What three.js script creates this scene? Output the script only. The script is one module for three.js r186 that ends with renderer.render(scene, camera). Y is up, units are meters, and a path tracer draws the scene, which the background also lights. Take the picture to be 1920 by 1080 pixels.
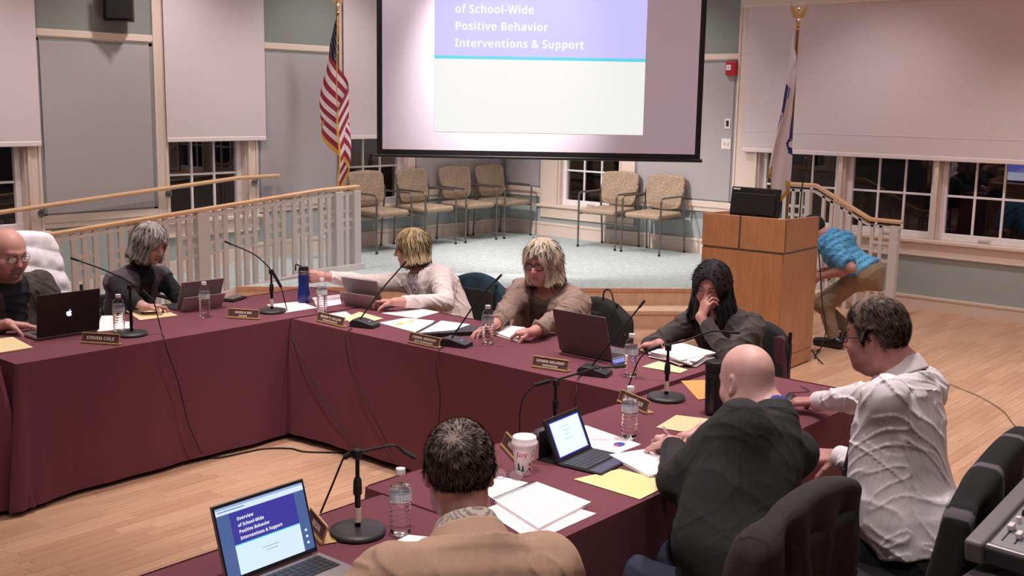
import * as THREE from 'three';
import { mergeGeometries } from 'three/addons/utils/BufferGeometryUtils.js';
import { RoundedBoxGeometry } from 'three/addons/geometries/RoundedBoxGeometry.js';
import { RectAreaLightUniformsLib } from 'three/addons/lights/RectAreaLightUniformsLib.js';

// ------------------------------------------------------------------ camera, sky, exposure
// Room axes: the window wall with the ramp is x = -9.78, the wall behind the stage is z = -11.17.
const scene = new THREE.Scene();
const camera = new THREE.PerspectiveCamera(29.107, 16 / 9, 0.1, 60);
camera.position.set(0, 2.03, 0);
camera.rotation.set(THREE.MathUtils.degToRad(-9.5827), THREE.MathUtils.degToRad(40.7), THREE.MathUtils.degToRad(1.0026), 'YXZ');
camera.updateMatrixWorld(true);
scene.background = new THREE.Color(0x030304);              // night outside
const renderer = new THREE.WebGLRenderer({ antialias: true });
renderer.toneMapping = THREE.LinearToneMapping;
renderer.toneMappingExposure = 1.2;
renderer.shadowMap.enabled = true;
RectAreaLightUniformsLib.init();

// ------------------------------------------------------------------ lamps (their lights are made in lamp())
const LIGHT = 0xfff6f3, WALL_X = -9.78, WALL_Z = -11.17, CEIL = 4.3;
const PANELS = [[-6.8, -2.2], [-6.8, -5.4], [-3.4, -2.2], [-3.4, -5.4], [-0.2, -2.2], [-0.2, -5.4], [-3.4, 0.9], [-0.2, -8.4]];
const PANEL_NITS = 6.4;
const SPOTS = [                                             // x, z, target x, y, z, candela, half angle in degrees
  [-8.55, -3.6, -9.2, 0, -3.6, 10, 52], [-8.55, -5.9, -9.2, 0, -5.9, 10, 52], [-8.55, -8.0, -9.2, 0, -8.0, 9, 52],
  [-7.0, -9.9, -7.2, 0, -10.7, 8, 46], [-4.6, -9.7, -4.6, 0, -10.3, 8, 46], [-2.0, -9.6, -2.0, 0, -10.4, 12, 48],
  [-8.1, -6.3, -7.6, 0.3, -10.4, 58, 26], [-5.3, -6.6, -8.6, 0.3, -9.4, 58, 24], [-7.7, -8.9, -7.3, 0.3, -8.5, 20, 52],
  [-5.5, -3.4, -5.8, 0, -3.4, 23, 34], [-4.0, -4.25, -4.0, 0, -4.5, 23, 34], [-2.1, -4.0, -2.0, 0, -4.0, 21, 34], [-1.9, -1.9, -1.75, 0, -1.9, 21, 34], [-3.6, -7.0, -3.6, 0, -7.0, 18, 46], [-1.3, -7.0, -1.3, 0, -7.0, 22, 46],
];

// ------------------------------------------------------------------ helpers
let seed = 7;
const rnd = () => { seed = (seed + 0x6d2b79f5) | 0; let t = Math.imul(seed ^ (seed >>> 15), 1 | seed); t = (t + Math.imul(t ^ (t >>> 7), 61 | t)) ^ t; return ((t ^ (t >>> 14)) >>> 0) / 4294967296; };
const rr = (a, b) => a + (b - a) * rnd();
const V = (x, y, z) => new THREE.Vector3(x, y, z);
const { sin, cos, abs, max, min, sqrt, PI, exp, floor, atan2, pow } = Math;
const clamp = (x, a = 0, b = 1) => x < a ? a : x > b ? b : x;
const lerp = (a, b, t) => a + (b - a) * t;
const sstep = (a, b, x) => { const t = clamp((x - a) / (b - a)); return t * t * (3 - 2 * t); };
// a point of the photograph carried out to a plane of the room
const aim = (px, py) => V((px - 960) / 2080, -(py - 540) / 2080, -1).applyQuaternion(camera.quaternion);
const onY = (px, py, y) => { const d = aim(px, py); return d.multiplyScalar((y - 2.03) / d.y).add(camera.position); };
const onX = (px, py, x) => { const d = aim(px, py); return d.multiplyScalar(x / d.x).add(camera.position); };
const onZ = (px, py, z) => { const d = aim(px, py); return d.multiplyScalar(z / d.z).add(camera.position); };

const taken = {};
function numbered(name) { const n = taken[name] = (taken[name] ?? -1) + 1; return n ? name + '_' + String(n).padStart(3, '0') : name; }
function tag(o, label, category, group, kind) { Object.assign(o.userData, { label, category }); if (group) o.userData.group = group; if (kind) o.userData.kind = kind; return o; }
function thing(name, label, category, p = [0, 0, 0], turn = 0, group) {
  const o = new THREE.Group(); o.name = numbered(name); scene.add(o);
  if (p.isVector3) o.position.copy(p); else o.position.set(...p);
  o.rotation.y = turn; return tag(o, label, category, group);
}
function structure(name) { const o = new THREE.Group(); o.name = name; o.userData.kind = 'structure'; scene.add(o); return o; }
function fix(list) {
  list = [list].flat(); if (list.length === 1) return list[0];
  const colour = list.every((g) => g.attributes.color);
  const ready = list.map((g) => { const h = g.index ? g.toNonIndexed() : g; if (!colour) h.deleteAttribute('color'); if (!h.attributes.uv) h.setAttribute('uv', new THREE.Float32BufferAttribute(new Float32Array(h.attributes.position.count * 2), 2)); return h; });
  return mergeGeometries(ready);
}
function part(name, geometry, material, parent, kind) {
  const m = new THREE.Mesh(fix(geometry), material); m.name = name; m.castShadow = m.receiveShadow = true; parent.add(m);
  if (kind) m.userData.kind = kind; return m;
}
function single(name, geometry, material, label, category, group) { const m = part(numbered(name), geometry, material, scene); return tag(m, label, category, group); }
const box = (w, h, d, x = 0, y = 0, z = 0) => new THREE.BoxGeometry(w, h, d).translate(x, y, z);
const rbox = (w, h, d, x = 0, y = 0, z = 0, r = 0.005, s = 2) => new RoundedBoxGeometry(w, h, d, s, min(r, w / 2.01, h / 2.01, d / 2.01)).translate(x, y, z);
const span = (x0, x1, y0, y1, z0, z1) => box(x1 - x0, y1 - y0, z1 - z0, (x0 + x1) / 2, (y0 + y1) / 2, (z0 + z1) / 2);
const rspan = (x0, x1, y0, y1, z0, z1, r = 0.004) => rbox(x1 - x0, y1 - y0, z1 - z0, (x0 + x1) / 2, (y0 + y1) / 2, (z0 + z1) / 2, r, 1);
const cyl = (r0, r1, h, x = 0, y = 0, z = 0, n = 20) => new THREE.CylinderGeometry(r0, r1, h, n).translate(x, y, z);
function rod(a, b, r, n = 8, r2 = r) {
  const d = b.clone().sub(a), g = new THREE.CylinderGeometry(r2, r, d.length(), n);
  return g.applyQuaternion(new THREE.Quaternion().setFromUnitVectors(V(0, 1, 0), d.clone().normalize())).translate((a.x + b.x) / 2, (a.y + b.y) / 2, (a.z + b.z) / 2);
}
const tube = (pts, r, n = 6, seg = pts.length * 6, tension = 0.5) => new THREE.TubeGeometry(new THREE.CatmullRomCurve3(pts, false, 'catmullrom', tension), seg, r, n);
const lathe = (pts, n = 28) => new THREE.LatheGeometry(pts.map(([x, y]) => new THREE.Vector2(x, y)), n);
function frameOf(o, z, up = V(0, 1, 0)) { const Z = z.clone().normalize(), X = up.clone().cross(Z).normalize(), Y = Z.clone().cross(X); return new THREE.Matrix4().makeBasis(X, Y, Z).setPosition(o); }

// noise
const hash3 = (x, y, z) => { let h = Math.imul(x, 374761393) ^ Math.imul(y, 668265263) ^ Math.imul(z, 1274126177); h = Math.imul(h ^ (h >>> 13), 1274126177); return ((h ^ (h >>> 16)) >>> 0) / 4294967296; };
function noise(x, y, z) {
  const i = floor(x), j = floor(y), k = floor(z); let u = x - i, v = y - j, w = z - k; u = u * u * (3 - 2 * u); v = v * v * (3 - 2 * v); w = w * w * (3 - 2 * w);
  const a = lerp(lerp(hash3(i, j, k), hash3(i + 1, j, k), u), lerp(hash3(i, j + 1, k), hash3(i + 1, j + 1, k), u), v);
  const b = lerp(lerp(hash3(i, j, k + 1), hash3(i + 1, j, k + 1), u), lerp(hash3(i, j + 1, k + 1), hash3(i + 1, j + 1, k + 1), u), v);
  return lerp(a, b, w) * 2 - 1;
}

// textures
function picture(w, h, draw) {
  const c = document.createElement('canvas'); c.width = w; c.height = h; draw(c.getContext('2d'), w, h);
  const t = new THREE.CanvasTexture(c); t.colorSpace = THREE.SRGBColorSpace; t.anisotropy = 8; return t;
}
function field(w, h, f, srgb = true) {
  const d = new Uint8Array(w * h * 4);
  for (let y = 0; y < h; y++) for (let x = 0; x < w; x++) { const c = f(x / w, y / h, x, y), o = (y * w + x) * 4; for (let i = 0; i < 3; i++) d[o + i] = clamp(c.length ? c[i] : c, 0, 255); d[o + 3] = 255; }
  const t = new THREE.DataTexture(d, w, h); t.wrapS = t.wrapT = THREE.RepeatWrapping; t.magFilter = THREE.LinearFilter; t.minFilter = THREE.LinearMipmapLinearFilter; t.generateMipmaps = true;
  if (srgb) t.colorSpace = THREE.SRGBColorSpace; t.needsUpdate = true; return t;
}
const rep = (t, x, y = x) => { const c = t.clone(); c.repeat.set(x, y); c.needsUpdate = true; return c; };
const std = (color, roughness = 0.6, more = {}) => new THREE.MeshStandardMaterial({ color, roughness, ...more });
const phys = (color, roughness = 0.6, more = {}) => new THREE.MeshPhysicalMaterial({ color, roughness, ...more });
const tn = (u, v, fx, fy, s) => { const x = u * fx, y = v * fy, w = (a, n) => ((a % n) + n) % n, i = floor(x), j = floor(y); let p = x - i, q = y - j; p = p * p * (3 - 2 * p); q = q * q * (3 - 2 * q); return lerp(lerp(hash3(w(i, fx), w(j, fy), s), hash3(w(i + 1, fx), w(j, fy), s), p), lerp(hash3(w(i, fx), w(j + 1, fy), s), hash3(w(i + 1, fx), w(j + 1, fy), s), p), q); };
const weaveBump = field(128, 128, (u, v, x, y) => 128 + 60 * sin(x * PI / 2) * cos(y * PI / 2) + 50 * (tn(u, v, 64, 64, 3) - 0.5), false);
const speckBump = field(256, 256, (u, v) => 128 + 110 * (tn(u, v, 128, 128, 5) - 0.5) + 60 * (tn(u, v, 32, 32, 6) - 0.5), false);
const woodTex = (r, g, b, k = 1, s = 1) => field(256, 512, (u, v) => { const n = (tn(u, v, 48, 4, s) - 0.5) * 22 * k + (tn(u, v, 120, 10, s + 1) - 0.5) * 14 * k + (tn(u, v, 6, 3, s + 2) - 0.5) * 18 * k; return [r + n, g + n * 0.9, b + n * 0.75]; });
const mottle = (r, g, b, k, f = 96, s = 4) => field(256, 256, (u, v) => { const n = (tn(u, v, f, f, s) - 0.5) * k + (tn(u, v, f / 4, f / 4, s + 1) - 0.5) * k * 0.5; return [r + n, g + n, b + n]; });

const M = {
  cream: std(0xe2cdbf, 0.5), white: std(0xe9dfdc, 0.45), green: std(0x888e89, 0.85), greenLow: std(0xa4adab, 0.8),
  panel: std(0xffffff, 0.95, { map: rep(mottle(176, 168, 170, 5, 128, 9), 2, 3), bumpMap: rep(weaveBump, 24, 24), bumpScale: 0.001 }), panelEdge: std(0x8d9091, 0.8),
  shade: std(0xffffff, 0.85, { map: rep(mottle(219, 203, 206, 7, 128, 11), 3, 4), bumpMap: rep(weaveBump, 30, 30), bumpScale: 0.0006 }), shadeBar: std(0xe9d9da, 0.6),
  glass: phys(0xffffff, 0.0, { transmission: 1, thickness: 0, ior: 1.52, metalness: 0 }),
  sash: std(0xf1e8ea, 0.4), ceiling: std(0xe6e0de, 0.9), dark: std(0x141316, 0.5), black: std(0x0c0b0d, 0.55), blackSoft: std(0x1a181b, 0.9), steel: std(0x8f8b8c, 0.35, { metalness: 0.9 }), chrome: std(0xc8c4c4, 0.2, { metalness: 1 }),
  chairTube: std(0x7d7875, 0.35, { metalness: 0.75 }), brass: std(0xd9b47c, 0.35, { metalness: 0.65 }), gold: std(0xc8963c, 0.55), oak: std(0xffffff, 0.4, { map: woodTex(222, 178, 134, 0.9, 21) }),
};
// ------------------------------------------------------------------ floor
const floorTone = [[200, 156, 127], [195, 151, 121], [204, 161, 133], [197, 154, 126], [202, 159, 128], [192, 147, 118]];
const boardMat = floorTone.map(([r, g, b], i) => std(0xffffff, 0.34, { map: woodTex(r, g, b, 0.8, 31 + i * 3) }));
{
  const f = structure('floor');
  part('underlay', span(-10.2, 4.6, -0.2, -0.009, -11.6, 3.6), std(0x7a5a45, 0.9), f);
  const W = 0.066, gap = 0.0007, boards = [];
  for (let i = 0, x = -9.8; x < 4.2; i++, x += W) {
    let z = -11.2 - rr(0, 0.5);
    while (z < 3.2) { const l = rr(0.32, 0.72), z1 = min(z + l, 3.3); boards.push([x, z, z1]); z = z1; }
  }
  // in view: what the tables, the stage and the edge of the picture leave free
  const seen = ([x, z0, z1]) => { const p = V(x + W / 2, 0, (z0 + z1) / 2), q = p.clone().project(camera); if (abs(q.x) > 1.02 || abs(q.y) > 1.02 || q.z > 1) return 0; 
    if (p.x > -5.3 && p.x < -2.5 && p.z > -4.2 && p.z < 0) return 1; if (p.x > -4.4 && p.z < -4.5 && p.x + p.z > -14) return 1; return 0; };
  const sized = boards.map((b) => { const d = V(b[0], 0, (b[1] + b[2]) / 2).distanceTo(camera.position); return [b, seen(b) * (b[2] - b[1]) / d / d / d]; }).sort((a, b) => b[1] - a[1]);
  const kinds = [0.36, 0.44, 0.52, 0.6, 0.7].map((l) => { const g = rbox(W - gap, 0.012, l - gap, 0, -0.006, 0, 0.0009, 1); const uv = g.attributes.uv, p = g.attributes.position; for (let i = 0; i < uv.count; i++) uv.setXY(i, p.getX(i) / 0.5 + 0.5, p.getZ(i) / 1.2); return [l, g]; });
  const rest = floorTone.map(() => []);
  sized.forEach(([[x, z0, z1], s], n) => {
    const l = z1 - z0, k = floor(rnd() * floorTone.length), lift = (n * 7 % 5) * 0.00016;
    if (n < 300 && s > 0) {
      const kind = kinds.reduce((a, b) => abs(b[0] - l) < abs(a[0] - l) ? b : a), m = part('floor_board', kind[1], boardMat[k], f);
      m.scale.z = (l - gap) / (kind[0] - gap); m.position.set(x + W / 2, lift, (z0 + z1) / 2);
    } else rest[k].push([x + W / 2, (z0 + z1) / 2, l]);
  });
  const unit = rbox(W - gap, 0.012, 1, 0, -0.006, 0, 0.0009, 1); { const uv = unit.attributes.uv, p = unit.attributes.position; for (let i = 0; i < uv.count; i++) uv.setXY(i, p.getX(i) / 0.5 + 0.5, p.getZ(i) / 2.4); }
  rest.forEach((list, k) => {
    const im = new THREE.InstancedMesh(unit, boardMat[k], list.length), m4 = new THREE.Matrix4();
    list.forEach(([x, z, l], i) => im.setMatrixAt(i, m4.makeScale(1, 1, l - gap).setPosition(x, 0, z)));
    im.name = 'floor_boards'; im.userData.kind = 'stuff'; im.receiveShadow = true; f.add(im);
  });
}
// ------------------------------------------------------------------ ceiling and the walls behind the camera
part('slab', span(-10.2, 4.6, CEIL, CEIL + 0.2, -11.6, 3.6), M.ceiling, structure('ceiling'));
part('plaster', span(4.2, 4.4, 0, CEIL, -11.6, 3.6), M.green, structure('wall_right'));
part('plaster', span(-10.2, 4.4, 0, CEIL, 3.3, 3.5), M.green, structure('wall_front'));

// A wall is built along its own length s, height y and depth d (d > 0 is into the room); put() turns that into room space.
const leftPut = (s0, s1, y0, y1, d0, d1, r) => (r ? rspan : span)(WALL_X + d0, WALL_X + d1, y0, y1, s0, s1, r);
const backPut = (s0, s1, y0, y1, d0, d1, r) => (r ? rspan : span)(s0, s1, y0, y1, WALL_Z + d0, WALL_Z + d1, r);
let windowCount = 0;
function windowUnit(put, s0, s1, y0, y1, casing, sill) {       // s0..s1 glass, casing widths left and right of the opening
  const g = structure('window_' + (++windowCount)), sw = 0.055, cols = 3, rows = 6, D = -0.1;
  part('window_frame', [put(s0 - sw, s0, y0 - 0.07, y1, D - 0.025, D + 0.03, 0.006), put(s1, s1 + sw, y0 - 0.07, y1, D - 0.025, D + 0.03, 0.006), put(s0 - sw, s1 + sw, y0 - 0.07, y0, D - 0.025, D + 0.034, 0.006), put(s0 - sw, s1 + sw, y1, y1 + 0.07, D - 0.025, D + 0.03, 0.006)], M.sash, g);
  part('jamb', [put(s0 - sw - 0.02, s0 - sw, y0 - 0.08, y1 + 0.07, D - 0.04, 0.0), put(s1 + sw, s1 + sw + 0.02, y0 - 0.08, y1 + 0.07, D - 0.04, 0.0), put(s0 - sw, s1 + sw, y1 + 0.07, y1 + 0.09, D - 0.04, 0)], M.cream, g);
  const cw = (s1 - s0) / cols, rh = 0.375, bar = 0.011;
  for (let c = 1; c < cols; c++) part('muntin', put(s0 + c * cw - bar, s0 + c * cw + bar, y0, y1, D - 0.012, D + 0.014, 0.004), M.sash, g);
  for (let r = 1; r < rows; r++) part('muntin', put(s0, s1, y0 + r * rh - bar, y0 + r * rh + bar, D - 0.012, D + 0.012, 0.004), M.sash, g);
  for (let c = 0; c < cols; c++) for (let r = 0; r < rows; r++) part('glass_pane', put(s0 + c * cw + bar * 0.7, s0 + (c + 1) * cw - bar * 0.7, y0 + r * rh + bar * 0.7, min(y1, y0 + (r + 1) * rh - bar * 0.7), D - 0.0025, D + 0.0005), M.glass, g);
  part('sash_lift', put((s0 + s1) / 2 - 0.06, (s0 + s1) / 2 + 0.06, y0 - 0.052, y0 - 0.03, D + 0.03, D + 0.05, 0.006), std(0xcbbdb6, 0.4), g);
  return g;
}
const TRIM0 = 2.525, TRIM1 = 2.59, RAIL0 = 0.855, RAIL1 = 0.925;
let trimCount = 0;
const trim = (geo) => { const g = structure('trim_' + (++trimCount)); part('moulding', geo, M.cream, g); return g; };
function casing(put, s0, s1, y0 = 0.66, y1 = 3.6) { trim([put(s0, s1, y0, y1, 0, 0.022, 0.004), put(s0, s0 + 0.028, y0, y1, 0.02, 0.034, 0.005), put(s1 - 0.028, s1, y0, y1, 0.02, 0.034, 0.005)]); }
function bay(wall, put, s0, s1, base) {                         // a fabric panel between two casings
  part('fabric_panel', put(s0 + 0.035, s1 - 0.035, RAIL1 + 0.015, TRIM0 - 0.04, 0, 0.022, 0.006), M.panel, wall);
  part('panel_edge', [put(s0, s0 + 0.035, RAIL1, TRIM0, 0, 0.012), put(s1 - 0.035, s1, RAIL1, TRIM0, 0, 0.012), put(s0, s1, TRIM0 - 0.04, TRIM0, 0, 0.012), put(s0, s1, RAIL1, RAIL1 + 0.015, 0, 0.012)], M.panelEdge, wall);
  trim([put(s0, s1, TRIM0, TRIM1, 0, 0.03, 0.006), put(s0, s1, TRIM0 - 0.012, TRIM0, 0, 0.016)]);
  trim([put(s0, s1, RAIL0, RAIL1, 0, 0.032, 0.006), put(s0, s1, RAIL0 - 0.05, RAIL0, 0, 0.018, 0.004)]);
}
function pierce(put, s0, s1, y0, y1, holes, mat, wall) {        // plaster with window openings
  let s = s0; const D = -0.25;
  for (const [a, b] of holes) { if (a > s) part('plaster', put(s, a, y0, y1, D, 0), mat, wall); s = b; }
  if (s1 > s) part('plaster', put(s, s1, y0, y1, D, 0), mat, wall);
}
function sillOf(put, s0, s1, y) { trim([put(s0 - 0.05, s1 + 0.05, y - 0.035, y, -0.1, 0.055, 0.008), put(s0, s1, y - 0.15, y - 0.035, 0, 0.02, 0.004), put(s0, s1, y - 0.172, y - 0.15, 0, 0.03, 0.006)]); }
{ // the long window wall beside the ramp
  const w = structure('wall_left'), glass = [[-2.3, -1.5], [-4.62, -3.82], [-6.98, -6.18], [-9.29, -8.49]].sort((a, b) => a[0] - b[0]), holes = glass.map(([a, b]) => [a - 0.075, b + 0.075]);
  const Y0 = 0.86, YT = Y0 + 6 * 0.375;
  part('plaster', leftPut(-11.42, 3.5, 0, Y0 - 0.08, -0.25, 0), M.greenLow, w);
  pierce(leftPut, -11.42, 3.5, Y0 - 0.08, YT + 0.09, holes, M.green, w);
  part('plaster', leftPut(-11.42, 3.5, YT + 0.09, CEIL, -0.25, 0), M.green, w);
  for (const [a, b] of glass) {
    windowUnit(leftPut, a, b, Y0, YT);
    casing(leftPut, a - 0.2, a - 0.075, 0.7); casing(leftPut, b + 0.075, b + 0.2, 0.7); sillOf(leftPut, a - 0.2, b + 0.2, Y0 - 0.07);
  }
  for (const [a, b] of [[-3.62, -2.5], [-5.98, -4.82], [-8.29, -7.18], [-11.1, -9.49]]) bay(w, leftPut, a, b);
  trim([leftPut(-11.17, -7.1, 0.31, 0.45, 0, 0.02), leftPut(-11.17, -7.1, 0.45, 0.485, 0, 0.028, 0.006)]);
  const b = structure('baseboard_left'), sh = new THREE.Shape([[3.2, 0], [-3.3, 0], [-7.1, 0.31], [-7.1, 0.46], [-3.3, 0.15], [3.2, 0.15]].map(([x, y]) => new THREE.Vector2(-x, y)));
  part('board', new THREE.ExtrudeGeometry(sh, { depth: 0.02, bevelEnabled: false }).rotateY(PI / 2).translate(WALL_X, 0, 0), M.cream, b);
}
{ // the wall behind the stage and the right-hand windows
  const w = structure('wall_back'), glass = [[-8.78, -7.97], [-5.96, -5.15], [-4.95, -4.12], [-3.96, -3.15], [-2.96, -2.15]], holes = glass.map(([a, b]) => [a - 0.075, b + 0.075]);
  const Y0 = 0.79, YT = Y0 + 6 * 0.375;
  part('plaster', backPut(-10.03, 4.4, 0, Y0 - 0.08, -0.25, 0), M.greenLow, w);
  pierce(backPut, -10.03, 4.4, Y0 - 0.08, YT + 0.09, holes, M.green, w);
  part('plaster', backPut(-10.03, 4.4, YT + 0.09, CEIL, -0.25, 0), M.green, w);
  for (const [a, b] of glass) windowUnit(backPut, a, b, Y0, YT);
  casing(backPut, -9.13, -8.855, 0.71); casing(backPut, -7.895, -7.66, 0.71); sillOf(backPut, -9.13, -7.66, Y0 - 0.07);
  casing(backPut, -6.33, -6.035, 0.66); casing(backPut, -5.075, -5.025, 0.66); casing(backPut, -4.045, -4.035, 0.66); casing(backPut, -3.075, -3.035, 0.66); casing(backPut, -2.075, -1.85, 0.66); sillOf(backPut, -6.33, -1.85, Y0 - 0.07);
  bay(w, backPut, -9.76, -9.13); bay(w, backPut, -7.66, -6.33); bay(w, backPut, -1.85, 0.4); bay(w, backPut, 0.5, 4.1);
  trim([backPut(-9.76, -5.2, 0.31, 0.45, 0, 0.02), backPut(-9.76, -5.2, 0.45, 0.485, 0, 0.028, 0.006)]);
  const b = structure('baseboard_back'); part('board', [backPut(-5.2, 4.2, 0, 0.115, 0, 0.02), backPut(-5.2, 4.2, 0.115, 0.145, 0, 0.028, 0.006)], M.cream, b);
}
// ------------------------------------------------------------------ roller shades
function shade(put, s0, s1, y, label, seam) {
  const t = thing('roller_shade', label, 'window shade', [0, 0, 0], 0);
  part('fabric', put(s0, s1, y + 0.01, 3.42, 0.06, 0.066), M.shade, t);
  if (seam) part('seam', put(s0, s1, seam, seam + 0.006, 0.064, 0.069), M.shadeBar, t);
  part('hem_bar', put(s0, s1, y, y + 0.045, 0.05, 0.075, 0.008), M.shadeBar, t);
  part('roller', (put === leftPut ? cyl(0.035, 0.035, s1 - s0, 0, 0, 0).rotateX(PI / 2).translate(WALL_X + 0.07, 3.45, (s0 + s1) / 2) : cyl(0.035, 0.035, s1 - s0).rotateZ(PI / 2).translate((s0 + s1) / 2, 3.45, WALL_Z + 0.07)), M.white, t);
  return t;
}
shade(leftPut, -4.81, -3.6, 1.555, 'pale pink roller shade at the left edge, above the bald man in glasses');
shade(leftPut, -7.26, -6.08, 1.57, 'pale pink roller shade between the two tall grey wall panels, with a small bright reflection');
shade(leftPut, -9.55, -8.34, 1.565, 'narrow strip of pale roller shade between the national flag and the projection screen');
shade(backPut, -6.2, -1.7, 1.515, 'very wide pinkish roller shade over the triple windows on the right, with a sewn seam', 1.74);
trim([backPut(-6.25, -1.7, 3.08, 3.3, 0, 0.16, 0.01)]);
shade(backPut, -9.05, -7.75, 2.1, 'rolled-up pale shade on the window behind the projection screen');

// ------------------------------------------------------------------ stage, ramp, steps
const carpet = std(0xffffff, 0.98, { map: rep(mottle(176, 186, 186, 46, 128, 15), 1.4, 1.4), bumpMap: rep(speckBump, 4, 4), bumpScale: 0.004 });
function slab(points, y0, y1, mat, name, parent) {
  const sh = new THREE.Shape(points.map(([x, z]) => new THREE.Vector2(x, -z)));
  return part(name, new THREE.ExtrudeGeometry(sh, { depth: y1 - y0, bevelEnabled: false }).rotateX(-PI / 2).translate(0, y0, 0), mat, parent);
}
const stepWood = std(0xffffff, 0.4, { map: woodTex(224, 188, 160, 0.6, 41) }), noseWood = std(0xffffff, 0.4, { map: woodTex(206, 156, 132, 0.6, 44) });
{
  const s = structure('stage'), q = sqrt(0.5);
  const edge = (o) => [[-8.42, -5.92 + o * 1.414], [-5.2 + o * 0.414, -9.14 + o], [-5.2 + o, -9.14 + o * 0.4], [-5.2 + o, -11.16]];   // offset o in front of the nosing
  slab([[-9.78, -7.0], [-8.42, -7.0], ...edge(-0.03), [-9.78, -11.16]], 0.155, 0.31, carpet, 'carpet', s);
  slab([[-9.78, -7.0], [-8.42, -7.0], ...edge(-0.03), [-9.78, -11.16]], 0, 0.155, stepWood, 'platform', s);
  for (const [o, y, w] of [[0, 0.31, 0.03], [0.31, 0.155, 0.34]]) {
    const a = edge(o), b = edge(o - w);
    for (let i = 0; i < 3; i++) if (i !== 1) {
      slab([a[i], a[i + 1], b[i + 1], b[i]], y - 0.028, y + 0.003, y > 0.2 ? noseWood : stepWood, y > 0.2 ? 'nosing' : 'tread', s);
      const c = edge(o - 0.012), d = edge(o - 0.04); slab([c[i], c[i + 1], d[i + 1], d[i]], y - 0.155, y - 0.028, stepWood, 'riser', s);
    } else slab([a[1], a[2], b[2], b[1]], y - 0.155, y + 0.003, stepWood, 'tread', s);
  }
  // ramp between the window wall and the guard
  const r = structure('ramp'), sh = new THREE.Shape([[3.3, 0], [7.0, 0.31], [7.0, 0], [3.3, 0]].map(([x, y]) => new THREE.Vector2(x, y)));
  part('carpet', new THREE.ExtrudeGeometry(sh, { depth: 1.2, bevelEnabled: false }).rotateY(PI / 2).translate(WALL_X + 0.02, 0.004, 0), carpet, r);
  const sd = new THREE.Shape([[3.2, 0], [3.2, 0.06], [7.0, 0.37], [7.5, 0.37], [7.5, 0]].map(([x, y]) => new THREE.Vector2(x, y)));
  part('curb', new THREE.ExtrudeGeometry(sd, { depth: 0.12, bevelEnabled: false }).rotateY(PI / 2).translate(-8.56, 0, 0), M.white, r);
}
// ------------------------------------------------------------------ guard along the ramp: capped posts and square-cut balusters, each its own piece
const railWhite = std(0xd6d0cd, 0.5);
{
  const X = -8.5, t = thing('ramp_guard', 'long white ramp railing of square balusters and small square rungs under a sloping wooden cap', 'railing', [X, 0, -5.3]);
  const topY = (z) => z < -7.0 ? 1.1 : 1.1 + (z + 7.0) * -0.0795, floorY = (z) => z < -7.0 ? 0.36 : max(0.05, 0.36 + (z + 7.0) * -0.0838);
  const L = (x, y, z) => V(x, y, z + 5.3), cap = [[-7.47, 1.148], [-7.0, 1.135], [-3.2, 0.835]].map(([z, y]) => L(0, y, z));
  const capShape = new THREE.Shape(); capShape.absellipse(0, 0, 0.028, 0.034, 0, PI * 2);
  part('cap_rail', [0, 1].map((i) => { const d = cap[i + 1].clone().sub(cap[i]), g = rbox(0.062, 0.036, d.length() + 0.01, 0, 0, 0, 0.015, 3); const uv = g.attributes.uv, p = g.attributes.position; for (let k = 0; k < uv.count; k++) uv.setXY(k, p.getX(k) * 4, p.getZ(k)); return g.applyMatrix4(frameOf(cap[i].clone().add(cap[i + 1]).multiplyScalar(0.5), d)); }), M.oak, t);
  for (const i of [0, 1]) { const a = cap[i].clone().setY(cap[i].y - 0.055), b = cap[i + 1].clone().setY(cap[i + 1].y - 0.055), d = b.clone().sub(a); part('top_chord', rbox(0.034, 0.034, d.length(), 0, 0, 0, 0.004, 1).applyMatrix4(frameOf(a.clone().add(b).multiplyScalar(0.5), d)), railWhite, t); }
  const upright = (z, w, dpt, name) => part(name, rbox(dpt, topY(z) - floorY(z) + 0.02, w, 0, (topY(z) + floorY(z)) / 2, z + 5.3, 0.003, 1), railWhite, t);
  const rungs = (z, w) => { for (const dy of [0.185, 0.275, 0.365]) part('rung', rbox(0.022, 0.034, w, 0, topY(z) - dy, z + 5.3, 0.003, 1), railWhite, t); };
  let z = -7.43; upright(z, 0.085, 0.085, 'newel_post'); z += 0.0425;
  const cells = (n) => { for (let i = 0; i < n; i++) { rungs(z + 0.024, 0.052); z += 0.048; if (i < n - 1) { upright(z + 0.024, 0.048, 0.032, 'baluster'); z += 0.048; } } };
  cells(2); upright(z + 0.045, 0.09, 0.085, 'newel_post'); z += 0.09; cells(2);
  for (let k = 0; k < 12; k++) {
    upright(z + 0.024, 0.048, 0.032, 'baluster'); z += 0.048;
    if (k % 5 === 4) { upright(z + 0.045, 0.09, 0.085, 'newel_post'); z += 0.09; } else { z += 0.085; upright(z + 0.024, 0.048, 0.032, 'baluster'); z += 0.048; }
    cells(2);
  }
}
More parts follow.
